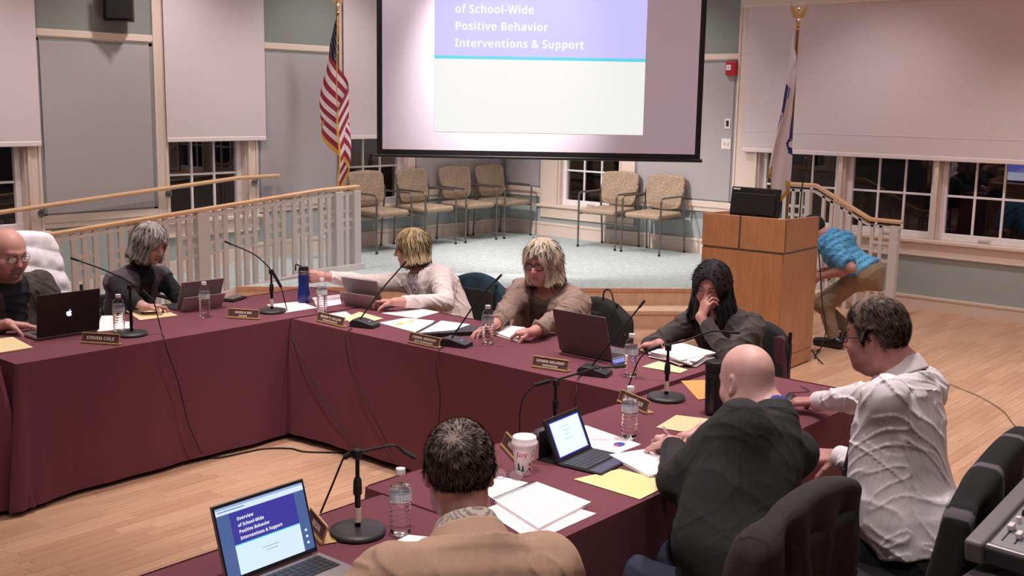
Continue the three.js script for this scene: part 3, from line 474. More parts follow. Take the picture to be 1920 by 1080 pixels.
// ------------------------------------------------------------------ tables under burgundy cloths
const clothMat = std(0xffffff, 0.92, { map: rep(mottle(112, 57, 70, 8, 128, 61), 6, 6), bumpMap: rep(weaveBump, 60, 60), bumpScale: 0.0006, side: THREE.DoubleSide });
const TOP = 0.73;
function drapedTable(x0, x1, z0, z1, label, flare = {}, turn = 0, hem = 0.03) {
  const cx = (x0 + x1) / 2, cz = (z0 + z1) / 2, w = (x1 - x0) / 2, d = (z1 - z0) / 2, t = thing('folding_table', label, 'table', [cx, 0, cz], turn);
  part('tabletop', rbox(2 * w - 0.03, 0.04, 2 * d - 0.03, 0, TOP - 0.026, 0, 0.008), std(0x8d8378, 0.6), t);
  for (const sx of [-1, 1]) for (const sz of [-1, 1]) part('leg', rod(V(sx * (w - 0.14), 0, sz * (d - 0.14)), V(sx * (w - 0.14), TOP - 0.045, sz * (d - 0.14)), 0.014), M.steel, t);
  // perimeter, corner radius r; skirt folds deepen towards the hem and gather at the corners
  const r = 0.03, P = [], N = 260, len = 4 * (w + d);
  const pt = (s) => { let q = ((s % len) + len) % len; const e = [[2 * w, 1, 0], [2 * d, 0, 1], [2 * w, -1, 0], [2 * d, 0, -1]], st = [[-w, -d], [w, -d], [w, d], [-w, d]]; for (let i = 0; i < 4; i++) { if (q <= e[i][0]) return [st[i][0] + e[i][1] * q, st[i][1] + e[i][2] * q, e[i][2], -e[i][1], min(q, e[i][0] - q), i + (q > e[i][0] / 2 ? 0.6 : 0)]; q -= e[i][0]; } return [-w, -d, -1, 0, 0, 0]; };
  const pos = [], uv = [], idx = [], rows = 16;
  for (let j = 0; j <= rows; j++) for (let i = 0; i <= N; i++) {
    const s = i / N * len, [x, z, nx, nz, c, k] = pt(s), h = j / rows, near = exp(-c / 0.1), side = floor(k), cid = (side + (k - side > 0.5 ? 1 : 0)) % 4, fl = flare[cid] ?? 0.05;
    const corner = [[-1, -1], [1, -1], [1, 1], [-1, 1]][cid], q = sqrt(0.5);
    const wave = (0.006 * sin(s * 9 + cx * 5) + 0.005 * sin(s * 21 + cz * 7)) * h + near * 0.018 * sin(c * 60 + 0.8) * h;
    const out = 0.006 + 0.012 * h + wave, y = TOP + 0.002 - h * (TOP - hem) - (j ? 0.004 : 0);
    const ex = Math.exp(-c / 0.16) * fl * h;
    pos.push(x + nx * out + corner[0] * q * ex, y, z + nz * out + corner[1] * q * ex); uv.push(s, y);
    if (i < N && j < rows) { const a = j * (N + 1) + i; idx.push(a, a + 1, a + N + 1, a + 1, a + N + 2, a + N + 1); }
  }
  const skirt = new THREE.BufferGeometry(); skirt.setAttribute('position', new THREE.Float32BufferAttribute(pos, 3)); skirt.setAttribute('uv', new THREE.Float32BufferAttribute(uv, 2)); skirt.setIndex(idx); skirt.computeVertexNormals();
  const top = new THREE.PlaneGeometry(2 * w + 0.012, 2 * d + 0.012, 60, 20).rotateX(-PI / 2).translate(0, TOP, 0); { const p = top.attributes.position; for (let i = 0; i < p.count; i++) { const e = min(w - abs(p.getX(i)), d - abs(p.getZ(i))); p.setY(i, TOP - 0.003 + 0.003 * sstep(-0.006, 0.02, e) + 0.0008 * noise(p.getX(i) * 5 + cx, 0, p.getZ(i) * 5)); } const u = top.attributes.uv; for (let i = 0; i < p.count; i++) u.setXY(i, p.getX(i), p.getZ(i)); top.computeVertexNormals(); }
  part('tablecloth', [skirt, top], clothMat, t);
  return t;
}
drapedTable(-6.0, -5.22, -4.84, -2.405, 'burgundy-draped table on the left, where the bald man in glasses and the grey-haired woman sit', { 2: 0.13, 1: 0.06 });
drapedTable(-6.0, -5.24, -2.33, 0.1, 'burgundy-draped table at the far left edge, only its corner folds in view', { 1: 0.12 });
drapedTable(-5.2, -2.76, -4.81, -4.05, 'burgundy-draped centre table seen from the front, before the three women', { 3: 0.12, 2: 0.07 }, 0, 0.045);
drapedTable(-2.71, -1.95, -4.82, -2.41, 'burgundy-draped table on the right, beside the two men seen from behind and the side', {});
drapedTable(-2.62, -1.86, -2.4, 0.04, 'burgundy-draped table in the foreground with the open laptop', {});
// ------------------------------------------------------------------ things on the tables
const T = TOP + 0.0015;
const onTable = (px, py) => onY(px, py, T);
const near = (px, py, ref) => { const d = aim(px, py); return d.multiplyScalar(Math.hypot(ref.x, ref.z) / Math.hypot(d.x, d.z)).add(camera.position); };   // as far away as ref
function quadSlab(c, y, h) {                                         // c: corners A (0,1), B (1,1), C (1,0), D (0,0)
  const pos = [], uv = [], n = 6, at = (u, v) => { const a = c[3].clone().lerp(c[2], u), b = c[0].clone().lerp(c[1], u); return a.lerp(b, v); };
  const push = (p, yy, u, v) => { pos.push(p.x, yy, p.z); uv.push(u, v); };
  const lift = (u, v) => y + h + 0.0016 * h / 0.004 * 0 ;
  for (let i = 0; i < n; i++) for (let j = 0; j < n; j++) { const q = [[i, j], [i + 1, j], [i + 1, j + 1], [i, j], [i + 1, j + 1], [i, j + 1]]; for (const [a, b] of q) push(at(a / n, b / n), y + h, a / n, b / n); }
  const e = [[0, 0], [1, 0], [1, 1], [0, 1]]; for (let k = 0; k < 4; k++) { const [a, b] = e[k], [f, g] = e[(k + 1) % 4], P = at(a, b), Q = at(f, g); for (const [p, yy] of [[P, y], [Q, y], [Q, y + h], [P, y], [Q, y + h], [P, y + h]]) push(p, yy, 0.02, 0.02); }
  const g = new THREE.BufferGeometry(); g.setAttribute('position', new THREE.Float32BufferAttribute(pos, 3)); g.setAttribute('uv', new THREE.Float32BufferAttribute(uv, 2));
  const up = pos[1 * 3 + 2] - pos[2]; g.computeVertexNormals(); const nn = g.attributes.normal; if (nn.getY(0) < 0) { const p = g.attributes.position, u = g.attributes.uv; for (let i = 0; i < p.count; i += 3) { const x = [p.getX(i), p.getY(i), p.getZ(i), u.getX(i), u.getY(i)]; p.setXYZ(i, p.getX(i + 1), p.getY(i + 1), p.getZ(i + 1)); u.setXY(i, u.getX(i + 1), u.getY(i + 1)); p.setXYZ(i + 1, x[0], x[1], x[2]); u.setXY(i + 1, x[3], x[4]); } g.computeVertexNormals(); }
  return g;
}
const px4 = (list, y = T) => list.map(([x, yy]) => onY(x, yy, y));
const page = (paper, ink, rows, extra) => picture(256, 330, (c, w, h) => { c.fillStyle = paper; c.fillRect(0, 0, w, h); c.fillStyle = ink; for (let i = 0; i < rows; i++) { const y = 30 + i * (h - 50) / rows; let x = 24; while (x < w - 40) { const l = 6 + (hash3(i, x | 0, 3) * 22); c.fillRect(x, y, l, 2.4); x += l + 5; } } if (extra) extra(c, w, h); });
const Pg = {
  plain: std(0xf3ecef, 0.8), text: std(0xffffff, 0.8, { map: page('#f1e6ea', '#9d8f98', 20) }), pinkText: std(0xffffff, 0.8, { map: page('#f2e2ea', '#b48a98', 16) }),
  yellow: std(0xffffff, 0.8, { map: page('#e4cc9e', '#bfa274', 14) }), yellowHand: std(0xffffff, 0.8, { map: page('#e6d296', '#a8925e', 18) }),
  orange: std(0xdc9350, 0.7), marked: std(0xffffff, 0.8, { map: page('#f1e4e8', '#c0a3ad', 14, (c, w, h) => { c.fillStyle = '#e9c36a'; c.fillRect(40, 90, 90, 40); c.fillRect(140, 110, 80, 34); }) }),
  chart: std(0xffffff, 0.8, { map: page('#f0e6ec', '#c993a6', 15, (c, w, h) => { c.fillStyle = '#f0e6ec'; c.fillRect(90, 230, 140, 70); c.fillStyle = '#3b4fa0'; c.beginPath(); c.ellipse(165, 265, 38, 24, 0, 0, 7); c.fill(); c.fillStyle = '#d04a5a'; c.beginPath(); c.moveTo(165, 265); c.ellipse(165, 265, 38, 24, 0, 2.6, 3.8); c.fill(); }) }),
};
const sheet = (name, label, category, corners, mat, h = 0.0012, y = T, group) => { const t = thing(name, label, category, [0, 0, 0], 0, group); const c = corners.map((p) => p.isVector3 ? p : onY(p[0], p[1], y + h)); part(h > 0.004 ? 'page_block' : 'page', quadSlab(c, y, h), mat, t); return t; };
sheet('legal_pad', 'yellow legal pad cut by the left edge, beside the dark laptop', 'notepad', [[-45, 640], [24, 631.5], [62, 651], [-20, 664]], Pg.yellow, 0.006);
sheet('paper', 'white sheet between the dark laptop and the first water bottle', 'paper', [[190, 592], [225, 591], [246, 615], [181, 622]], Pg.plain, 0.002);
sheet('paper', 'small white card beside the black base of the leftmost microphone', 'paper', [[235, 603], [249, 602], [250, 614], [231, 616]], Pg.text, 0.001);
sheet('legal_pad', 'yellow pad with a dark pen on it, in front of the grey-haired woman', 'notepad', [[236, 582], [300, 578], [334, 591], [262, 600]], Pg.yellow, 0.004);
sheet('paper', 'white sheet at the table corner under the blue bottle', 'paper', [[500, 571], [563, 565], [594, 577], [530, 587]], Pg.text, 0.0012);
sheet('paper', 'pale printed sheet with a red corner, behind the bottle by the blue flask', 'paper', [[585, 558], [637, 552], [640, 570], [596, 577]], Pg.pinkText, 0.0012);
sheet('paper', 'white sheet partly under the yellow one, beside the tilted name plate', 'paper', [[605, 590], [648, 584], [668, 596], [636, 604]], Pg.plain, 0.001);
sheet('paper', 'yellow sheet next to the wedge microphone of the blonde woman', 'paper', [[645, 596], [674, 584.5], [719, 597], [664, 610]], Pg.yellow, 0.0014, T + 0.0012);
sheet('paper', 'printed white sheet in front of the blonde woman', 'paper', [[715, 587], [783, 577.5], [824, 585], [780, 597]], Pg.text, 0.0012);
sheet('paper', 'printed sheet with two yellow marks in front of the empty place', 'paper', [[710, 605], [760, 596], [815, 601], [790, 626]], Pg.marked, 0.0014);
{
  const t = thing('binder', 'black zipped binder under a white sheet', 'binder', [0, 0, 0]);
  part('cover', quadSlab(px4([[770, 628], [815, 604], [896, 613], [892, 622], [845, 637]], T + 0.02).slice(0, 4), T, 0.022), std(0x1d1c22, 0.5), t);
}
sheet('paper', 'bright blank white sheet lying on the black binder', 'paper', [[785, 624], [828, 601], [882, 608], [850, 619]], Pg.plain, 0.0015, T + 0.0225);
{
  const t = thing('notebook', 'small open notebook under the hands of the woman in the cardigan', 'notebook', [0, 0, 0]);
  part('page_block', quadSlab(px4([[925, 622], [950, 610], [985, 614], [970, 639]], T + 0.012), T + 0.003, 0.01), Pg.plain, t);
  part('cover', quadSlab(px4([[922, 626], [948, 612], [988, 616], [972, 642]], T + 0.003), T, 0.003), M.cream, t);
}
{
  const t = thing('pouch', 'small blue patterned pouch behind the maroon laptop', 'pouch', [0, 0, 0]);
  part('body', quadSlab(px4([[1142, 662], [1172, 657], [1176, 676], [1150, 682]], T + 0.012), T, 0.012), std(0x5d6fb4, 0.6), t);
}
{ // pile of papers before the dark-haired woman
  const C = [[1215, 668], [1268, 656], [1340, 672], [1290, 690]], base = px4(C, T);
  sheet('legal_pad', 'yellow pad at the bottom of the paper pile', 'notepad', [[1204, 687], [1235, 677], [1290, 693], [1275, 699]], Pg.yellow, 0.004);
  for (let i = 0; i < 7; i++) {
    const a = (i - 3) * 0.09 * (i % 2 ? 1 : -0.7), c = base.reduce((s, p) => s.add(p.clone().multiplyScalar(0.25)), V(0, 0, 0));
    const q = base.map((p) => p.clone().sub(c).applyAxisAngle(V(0, 1, 0), a).add(c));
    sheet('paper', ['lowest sheet bundle', 'second sheet bundle from the bottom', 'third sheet bundle from the bottom', 'middle sheet bundle', 'third sheet bundle from the top', 'second sheet bundle from the top', 'topmost open sheet'][i] + ' of the paper pile before the dark-haired woman', 'paper', q, i % 2 ? Pg.text : Pg.plain, 0.0045, T + 0.0042 + i * 0.005);
  }
}
sheet('folder', 'orange paper folder beside the black tumbler', 'folder', [[1277, 714], [1330, 712], [1335, 746], [1309, 749]], Pg.orange, 0.0014);
sheet('paper', 'yellow sheet under the writing hands of the bald man', 'paper', [[1230, 801], [1268, 778], [1335, 786], [1300, 812]], Pg.yellow, 0.0014);
sheet('paper', 'white printed page with a blue pie chart beside the small tablet', 'paper', [[1066, 811], [1098, 797], [1202, 833], [1140, 857]], Pg.chart, 0.0012);
sheet('paper', 'thick white stack of pages beside the black keyboard', 'paper', [[1142, 852], [1208, 842], [1290, 872], [1218, 892]], Pg.plain, 0.012);
sheet('paper', 'yellow handwritten sheet near the edge, in front of the bald man', 'paper', [[1076, 898], [1162, 879], [1262, 905], [1200, 936]], Pg.yellowHand, 0.0014);
sheet('paper', 'white page lying under the folded eyeglasses', 'paper', [[885, 905], [940, 893], [990, 905], [930, 940]], Pg.plain, 0.001);
{
  const t = thing('document', 'large spiral-bound white document on the foreground table', 'document', [0, 0, 0]);
  part('page_block', quadSlab(px4([[922, 934], [1006, 903], [1108, 941], [1010, 990]], T + 0.012), T, 0.012), Pg.text, t);
  const a = onY(922, 938, T + 0.013), b = onY(1002, 905, T + 0.013); part('spiral', Array.from({ length: 26 }, (_, i) => new THREE.TorusGeometry(0.006, 0.0011, 5, 10).applyMatrix4(frameOf(a.clone().lerp(b, i / 25), b.clone().sub(a)))), M.dark, t);
}
sheet('paper', 'white sheet stack under the spiral document, nearest the tan jacket', 'paper', [[905, 955], [985, 925], [1118, 962], [1000, 1015]], Pg.text, 0.003, T, undefined).position.y = -0.001;
{
  const t = thing('notebook', 'thick open white notebook in front of the man in the tan jacket', 'notebook', [0, 0, 0]);
  part('cover', quadSlab(px4([[678, 1051], [768, 1003], [838, 1012], [770, 1084]], T + 0.003), T, 0.003), M.dark, t);
  part('page_block', quadSlab(px4([[681, 1045], [766, 1003], [832, 1010], [772, 1078]], T + 0.02), T + 0.003, 0.018), Pg.plain, t);
}
function pen(name, label, a, b, r, mat, tip) { const t = thing(name, label, 'pen', [0, 0, 0]); part('barrel', rod(a, b, r, 10), mat, t); part('tip', rod(b, b.clone().add(b.clone().sub(a).normalize().multiplyScalar(0.014)), r * 0.9, 10, r * 0.2), tip ?? M.steel, t); return t; }
pen('pen', 'dark pen lying across the yellow pad of the grey-haired woman', onY(264, 587, T + 0.009), onY(306, 585, T + 0.009), 0.0042, M.dark);

// ------------------------------------------------------------------ bottles, cup, tumbler
const pet = phys(0xffffff, 0.03, { transmission: 1, thickness: 0, ior: 1.35 }), water = phys(0xffffff, 0.0, { transmission: 1, thickness: 0.05, ior: 1.33 });
const labelTex = picture(512, 96, (c, w, h) => { c.fillStyle = '#d9dde2'; c.fillRect(0, 0, w, h); for (let k = 0; k < 3; k++) { const x = k * 171; c.fillStyle = '#8fa0ad'; c.fillRect(x + 6, 6, 160, 12); c.fillStyle = '#6f7f8c'; for (let r = 0; r < 4; r++) for (let i = 0; i < 6; i++) c.fillRect(x + 16 + i * 24, 28 + r * 15, 8 + hash3(i, r, k) * 14, 5); c.fillStyle = '#b9655f'; c.fillRect(x + 40, 76, 60, 6); } });
const bottleLabel = std(0xffffff, 0.5, { map: labelTex }), capWhite = std(0xf0e6ea, 0.4);
function makeBottle() {
  const t = thing('water_bottle', 'first', 'bottle', [0, 0, 0], 0, 'water bottles on the tables'), rib = [];
  for (let i = 0; i <= 5; i++) { const y = 0.018 + i * 0.0145; rib.push([0.0325, y], [0.0308, y + 0.004], [0.0308, y + 0.007], [0.0325, y + 0.0105]); }
  part('body', lathe([[0, 0.004], [0.018, 0.002], [0.028, 0.0], [0.0322, 0.008], ...rib, [0.0328, 0.112], [0.0328, 0.142], [0.0318, 0.15], [0.0322, 0.156], [0.027, 0.172], [0.017, 0.186], [0.0125, 0.192], [0.0125, 0.2]], 32), pet, t);
  part('water', lathe([[0, 0.006], [0.027, 0.005], [0.0302, 0.012], ...rib.map(([r, y]) => [r - 0.0016, y]), [0.031, 0.112], [0.031, 0.142], [0.03, 0.15], [0.029, 0.157], [0, 0.157]], 32), water, t);
  part('label', lathe([[0.0334, 0.112], [0.0334, 0.142]], 36), bottleLabel, t);
  part('cap', [cyl(0.0145, 0.0148, 0.015, 0, 0.2025, 0, 24), cyl(0.0138, 0.0138, 0.003, 0, 0.1935, 0, 24)], capWhite, t);
  return t;
}
{
  const first = makeBottle(); let n = 0;
  for (const [px, py, turn, label] of [[224, 622, 0.3, 'water bottle beside the first name plate on the left table'], [384, 594, 1.6, 'water bottle in front of the grey tablet on the left table'], [604, 585, 2.2, 'water bottle between the blue flask and the tilted name plate'], [914, 644, 0.9, 'water bottle in front of the woman in the cardigan'], [1182, 706, 2.9, 'water bottle right of the maroon laptop on the centre table'], [1179, 822, 1.2, 'water bottle beside the bald man and the pie chart page'], [751, 1003, 0.5, 'water bottle nearest the camera, beside the round microphone base']]) {
    const c = n++ ? first.clone() : first; if (n > 1) { c.name = numbered('water_bottle'); scene.add(c); }
    c.position.copy(onTable(px, py)); c.rotation.y = turn; c.userData = { ...first.userData, label };
  }
}
{
  const t = thing('paper_cup', 'white holiday paper cup with a lid and a red Joy print', 'cup', onTable(982, 887), 2.35);
  const tex = picture(1024, 512, (c, w, h) => {
    c.fillStyle = '#f3e4e6'; c.fillRect(0, 0, w, h);
    for (const X of [0, 512]) {
      c.fillStyle = '#c0344a'; c.font = 'italic bold 118px serif'; c.fillText('Joy', X + 110, 200); c.fillStyle = '#2f5a4a';
      for (const [x, s] of [[150, 1], [225, 0.75]]) for (let k = 0; k < 3; k++) { c.beginPath(); c.moveTo(X + x, 290 + (1 - s) * 130 + k * 36 * s); c.lineTo(X + x - (26 + k * 9) * s, 350 + (1 - s) * 130 + k * 40 * s); c.lineTo(X + x + (26 + k * 9) * s, 350 + (1 - s) * 130 + k * 40 * s); c.fill(); }
      const sq = [[330, 300, '#b02c3e'], [390, 270, '#b02c3e'], [330, 380, '#8d2a38'], [395, 350, '#b02c3e'], [380, 430, '#8d2a38'], [440, 310, '#2f5a4a']]; for (const [x, y, k] of sq) { c.fillStyle = k; c.fillRect(X + x, y, 46, 46); }
      c.fillStyle = '#3d6a55'; for (const [x, y] of [[400, 100], [440, 150], [390, 180]]) { c.beginPath(); c.ellipse(X + x, y, 30, 12, -0.6, 0, 7); c.fill(); } c.fillStyle = '#c0344a'; c.fillRect(X + 345, 130, 20, 16);
    }
  });
  part('cup', [lathe([[0.029, 0], [0.0435, 0.112]], 40), lathe([[0, 0.002], [0.0285, 0.002], [0.029, 0]], 40).scale(1, 1, 1)], std(0xffffff, 0.5, { map: tex }), t);
  part('lid', lathe([[0.0455, 0.108], [0.0468, 0.113], [0.0455, 0.118], [0.0435, 0.121], [0.0425, 0.133], [0.041, 0.136], [0.036, 0.136], [0.033, 0.131], [0, 0.131]], 40), std(0xf1e2e6, 0.4), t);
}
{
  const t = thing('tumbler', 'tall black travel tumbler beside the bald head', 'tumbler', onTable(1338, 776));
  part('body', lathe([[0, 0], [0.036, 0], [0.038, 0.006], [0.043, 0.19], [0, 0.19]], 36), std(0x17151a, 0.35), t); part('lid', lathe([[0.044, 0.19], [0.045, 0.215], [0.042, 0.228], [0.036, 0.232], [0, 0.232]], 36), std(0x0e0d10, 0.5), t); part('band', lathe([[0.0428, 0.165], [0.0448, 0.168], [0.0448, 0.178], [0.043, 0.181]], 36), M.black, t);
}
const FLASK = onTable(570, 567);
{
  const t = thing('flask', 'blue plastic drinking flask with a black loop lid, held by the blonde woman', 'flask', FLASK);
  const blue = phys(0x23357f, 0.15, { transmission: 0.35, thickness: 0.05, ior: 1.45 });
  part('body', lathe([[0, 0], [0.034, 0], [0.038, 0.006], [0.04, 0.06], [0.0375, 0.095], [0.033, 0.115], [0.035, 0.14], [0.034, 0.175], [0.031, 0.19], [0, 0.19]], 36), blue, t);
  part('collar', lathe([[0.033, 0.185], [0.0345, 0.19], [0.0345, 0.205], [0.031, 0.21], [0, 0.21]], 30), M.steel, t); part('lid', [cyl(0.03, 0.033, 0.022, 0, 0.22, 0, 26), tube([V(-0.02, 0.228, 0), V(-0.045, 0.24, 0.01), V(-0.06, 0.235, 0.015), V(-0.062, 0.2, 0.015)], 0.005, 8, 18)], M.black, t);
}
// ------------------------------------------------------------------ name plates
const plateFace = (lines, size = 62) => std(0xffffff, 0.4, { map: picture(512, 128, (c, w, h) => { c.fillStyle = '#573a38'; c.fillRect(0, 0, w, h); c.fillStyle = '#eee0d0'; c.textAlign = 'center'; c.font = `bold ${lines[1] ? size * 0.8 : size}px sans-serif`; c.fillText(lines[0], w / 2, lines[1] ? 62 : 84, w * 0.86); if (lines[1]) { c.font = 'bold 34px sans-serif'; c.fillText(lines[1], w / 2, 108, w * 0.7); } }) });
function namePlate(a, b, lines, label, lean = 0.35) {
  const A = a.isVector3 ? a : onTable(...a), B = b.isVector3 ? b : onTable(...b), d = B.clone().sub(A), len = d.length(), t = thing('name_plate', label, 'name plate', A.clone().add(B).multiplyScalar(0.5), Math.atan2(-d.z, d.x));
  const W = len, H = 0.056, tilt = (g) => g.rotateX(-lean);
  const face = plateFace(lines), plate = box(W - 0.006, H - 0.008, 0.003, 0, H / 2 + 0.002, 0); part('plate', tilt(plate), [0, 1, 2, 3, 4, 5].map((i) => i === 4 ? face : M.dark), t);
  part('frame', [rbox(W, 0.009, 0.014, 0, 0.0045, 0.001, 0.002), rbox(W, 0.006, 0.008, 0, H, 0, 0.002), rbox(0.004, H, 0.006, -W / 2, H / 2, 0, 0.0015), rbox(0.004, H, 0.006, W / 2, H / 2, 0, 0.0015)].map(tilt), M.brass, t);
  part('foot', rbox(W, 0.004, 0.05, 0, 0.002, -0.02, 0.0015), M.brass, t);
  return t;
}
namePlate([152, 643], [222, 647.5], ['STEVEN COLE'], 'brass-framed name plate reading STEVEN COLE on the left table');
namePlate([426, 596], [484, 599.5], ['ANGELA BIK', 'MEMBER'], 'worn brass name plate beside the round microphone base at the table corner');
namePlate([593, 602], [642, 614], ['BRIAN P. CALLAN', 'SUPERINTENDENT'], 'tilted brass name plate under the bottle, next to the yellow sheet');
namePlate([765, 642], [821, 654], ['CHERYL SWEENEY', 'VICE CHAIRPERSON'], 'brass name plate in front of the black binder on the centre table');
namePlate([997, 688], [1063, 698], ['DONNA HOLADAY', 'CHAIRPERSON'], 'brass name plate at the edge before the maroon laptop');
namePlate([1158, 753], [1211, 777], ['B. SPENCER'], 'brass name plate half hidden by the bottle beside the bald man');
namePlate([940, 836], [968, 867], ['BRUCE'], 'narrow-looking brass name plate turned away, beside the holiday cup');
namePlate([574, 985], [604, 1022], ['NELSON'], 'name plate seen edge-on behind the open laptop', 0.3);

// ------------------------------------------------------------------ laptops and tablets
function keys(t, w, d, z0, mat, y, cols = 13, rows = 5, name = 'keyboard') { const kw = w / cols, kd = d / rows, list = []; for (let r = 0; r < rows; r++) for (let c = 0; c < cols; c++) { if (r === rows - 1 && c > 3 && c < 9) { if (c === 4) list.push(box(kw * 5 - 0.002, 0.003, kd - 0.002, 0, y, z0 + (r + 0.5) * kd)); continue; } list.push(box(kw - 0.002, 0.003, kd - 0.002, -w / 2 + (c + 0.5) * kw, y, z0 + (r + 0.5) * kd)); } part(name, list, mat, t); }
function laptop(pos, turn, w, d, lean, label, shell, screen, glow) {  // hinge on the local x axis, keyboard towards +z
  const t = thing('laptop', label, 'laptop', pos, turn);
  part('base', rbox(w, 0.014, d, 0, 0.008, d / 2 + 0.004, 0.006), shell.base, t);
  keys(t, w * 0.86, d * 0.44, 0.025, std(0x1f1e20, 0.6), 0.0155);
  part('trackpad', rbox(w * 0.36, 0.0012, d * 0.3, 0, 0.0155, d * 0.78, 0.0005), shell.pad ?? shell.base, t);
  const lid = part('lid', rbox(w, d, 0.006, 0, d / 2, -0.003, 0.003, 2), shell.lid, t); lid.position.set(0, 0.014, 0); lid.rotation.x = -lean;
  part('bezel', rbox(w - 0.006, d - 0.006, 0.0012, 0, d / 2, 0.0005, 0.0005), M.black, lid);
  if (screen) { part('screen', new THREE.PlaneGeometry(w - 0.018, d - 0.026).translate(0, d / 2 + 0.002, 0.0015), screen, lid); const l = new THREE.RectAreaLight(0xbcd0ff, 0.7, w - 0.02, d - 0.03); l.position.set(0, d / 2, 0.004); l.rotation.y = PI; lid.add(l); }
  if (glow) glow(lid, w, d);
  return t;
}
{
  const dk = std(0x362f31, 0.4, { metalness: 0.5 }), silver = std(0x9a9092, 0.35, { metalness: 0.7 });
  laptop(V(-5.648, T, -2.89), -PI / 2 - 0.03, 0.35, 0.235, 0.12, 'dark laptop lid with a small glowing emblem, before the bald man in glasses', { base: silver, lid: dk }, null, (lid, w, d) => {
    const s = new THREE.Shape(), k = 0.0155; s.moveTo(0, 0.55 * k); s.bezierCurveTo(0.5 * k, 0.95 * k, 0.95 * k, 0.65 * k, 0.98 * k, 0.5 * k); s.bezierCurveTo(0.55 * k, 0.25 * k, 0.62 * k, -0.35 * k, 1.02 * k, -0.45 * k); s.bezierCurveTo(0.85 * k, -1.0 * k, 0.5 * k, -1.25 * k, 0.1 * k, -1.02 * k); s.bezierCurveTo(-0.4 * k, -1.35 * k, -1.05 * k, -0.5 * k, -0.98 * k, 0.1 * k); s.bezierCurveTo(-0.95 * k, 0.7 * k, -0.4 * k, 0.85 * k, 0, 0.55 * k);
    const leaf = new THREE.Shape(); leaf.moveTo(0, 0.75 * k); leaf.quadraticCurveTo(0.02 * k, 1.25 * k, 0.5 * k, 1.4 * k); leaf.quadraticCurveTo(0.5 * k, 0.9 * k, 0, 0.75 * k);
    part('emblem', [s, leaf].map((q) => new THREE.ExtrudeGeometry(q, { depth: 0.0008, bevelEnabled: false }).rotateY(PI).translate(0, d / 2, -0.0058)), std(0xdde6ff, 0.4, { emissive: 0xa9b8ff, emissiveIntensity: 1.6 }), lid);
  });
  laptop(V(-3.35, T, -4.49), PI, 0.34, 0.24, 0.3, 'maroon-tinted laptop lid seen from behind, left of the dark-haired woman', { base: std(0x50454a, 0.4), lid: std(0x6a5456, 0.4, { metalness: 0.1 }) });
  const scr = picture(1024, 640, (c, w, h) => {
    c.fillStyle = '#4a5f90'; c.fillRect(0, 0, w, h); c.fillStyle = '#cfe0ff'; c.fillRect(0, 0, w, 70); c.fillStyle = '#8ea6d8'; c.fillRect(0, 0, w, 22); c.fillStyle = '#6a80b8'; c.fillRect(20, 36, 300, 10);
    slide(c, 140, 72, 760, 568, 42, '#3e3a96'); c.fillStyle = '#cfe3f8'; c.fillRect(140, 72 + 310, 760, 258); c.fillStyle = '#6f8aa0'; c.font = '20px sans-serif'; c.fillRect(430, 470, 190, 5); c.fillRect(460, 500, 140, 5); c.fillStyle = '#e8ecff'; for (const y of [440, 500, 560]) c.fillRect(945, y, 26, 22);
  });
  laptop(V(-2.372, T, -1.772), PI / 2 + 0.02, 0.315, 0.215, 0.3, 'open laptop in the foreground showing the presentation slide', { base: silver, lid: silver }, std(0x000000, 0.2, { emissive: 0xffffff, emissiveIntensity: 0.95, emissiveMap: scr }));
  // tablets on kickstands
  const grey = std(0xa39494, 0.45, { metalness: 0.15 }), greyDark = std(0x857677, 0.42, { metalness: 0.2 });
  const kick = (pos, turn, label, tilt) => {
    const t = thing('tablet', label, 'tablet', pos, turn), lean = 0.42, H = 0.2, w = 0.285;
    const s = part('tablet_body', rbox(w, H, 0.009, 0, H / 2, 0, 0.003), greyDark, t); s.rotation.x = -lean; s.position.set(0, 0.004, 0.1);
    part('screen', new THREE.PlaneGeometry(w - 0.02, H - 0.02).translate(0, H / 2, 0.0052), std(0x0a0a0c, 0.1), s); part('camera_lens', cyl(0.004, 0.004, 0.001, 0.0, H - 0.014, -0.005, 12).rotateX(0), M.black, s);
    const hy = H * 0.5 * cos(lean), hz = 0.1 - H * 0.5 * sin(lean) - 0.005, g = rbox(w - 0.004, Math.hypot(hy, hz), 0.004, 0, 0, 0, 0.0015).applyMatrix4(frameOf(V(0, hy / 2 + 0.003, hz / 2), V(0, hz, -hy).multiplyScalar(-1).cross(V(1, 0, 0)).cross(V(1, 0, 0)).set(0, -hz, -hy).normalize(), V(0, hy, hz)));
    part('kickstand', g, grey, t); part('keyboard_cover', rbox(w, 0.005, 0.215, 0, 0.003, 0.22, 0.002), std(0x232024, 0.8), t); keys(t, w * 0.92, 0.12, 0.135, std(0x2f2b30, 0.7), 0.0065, 13, 5, 'key_block');
    return t;
  };
  kick(V(-5.762, T, -3.83), -PI / 2 - 0.08, 'grey tablet on a kickstand before the grey-haired woman');
  kick(V(-5.17, T, -4.53), PI + 0.15, 'grey tablet on a kickstand before the blonde woman');
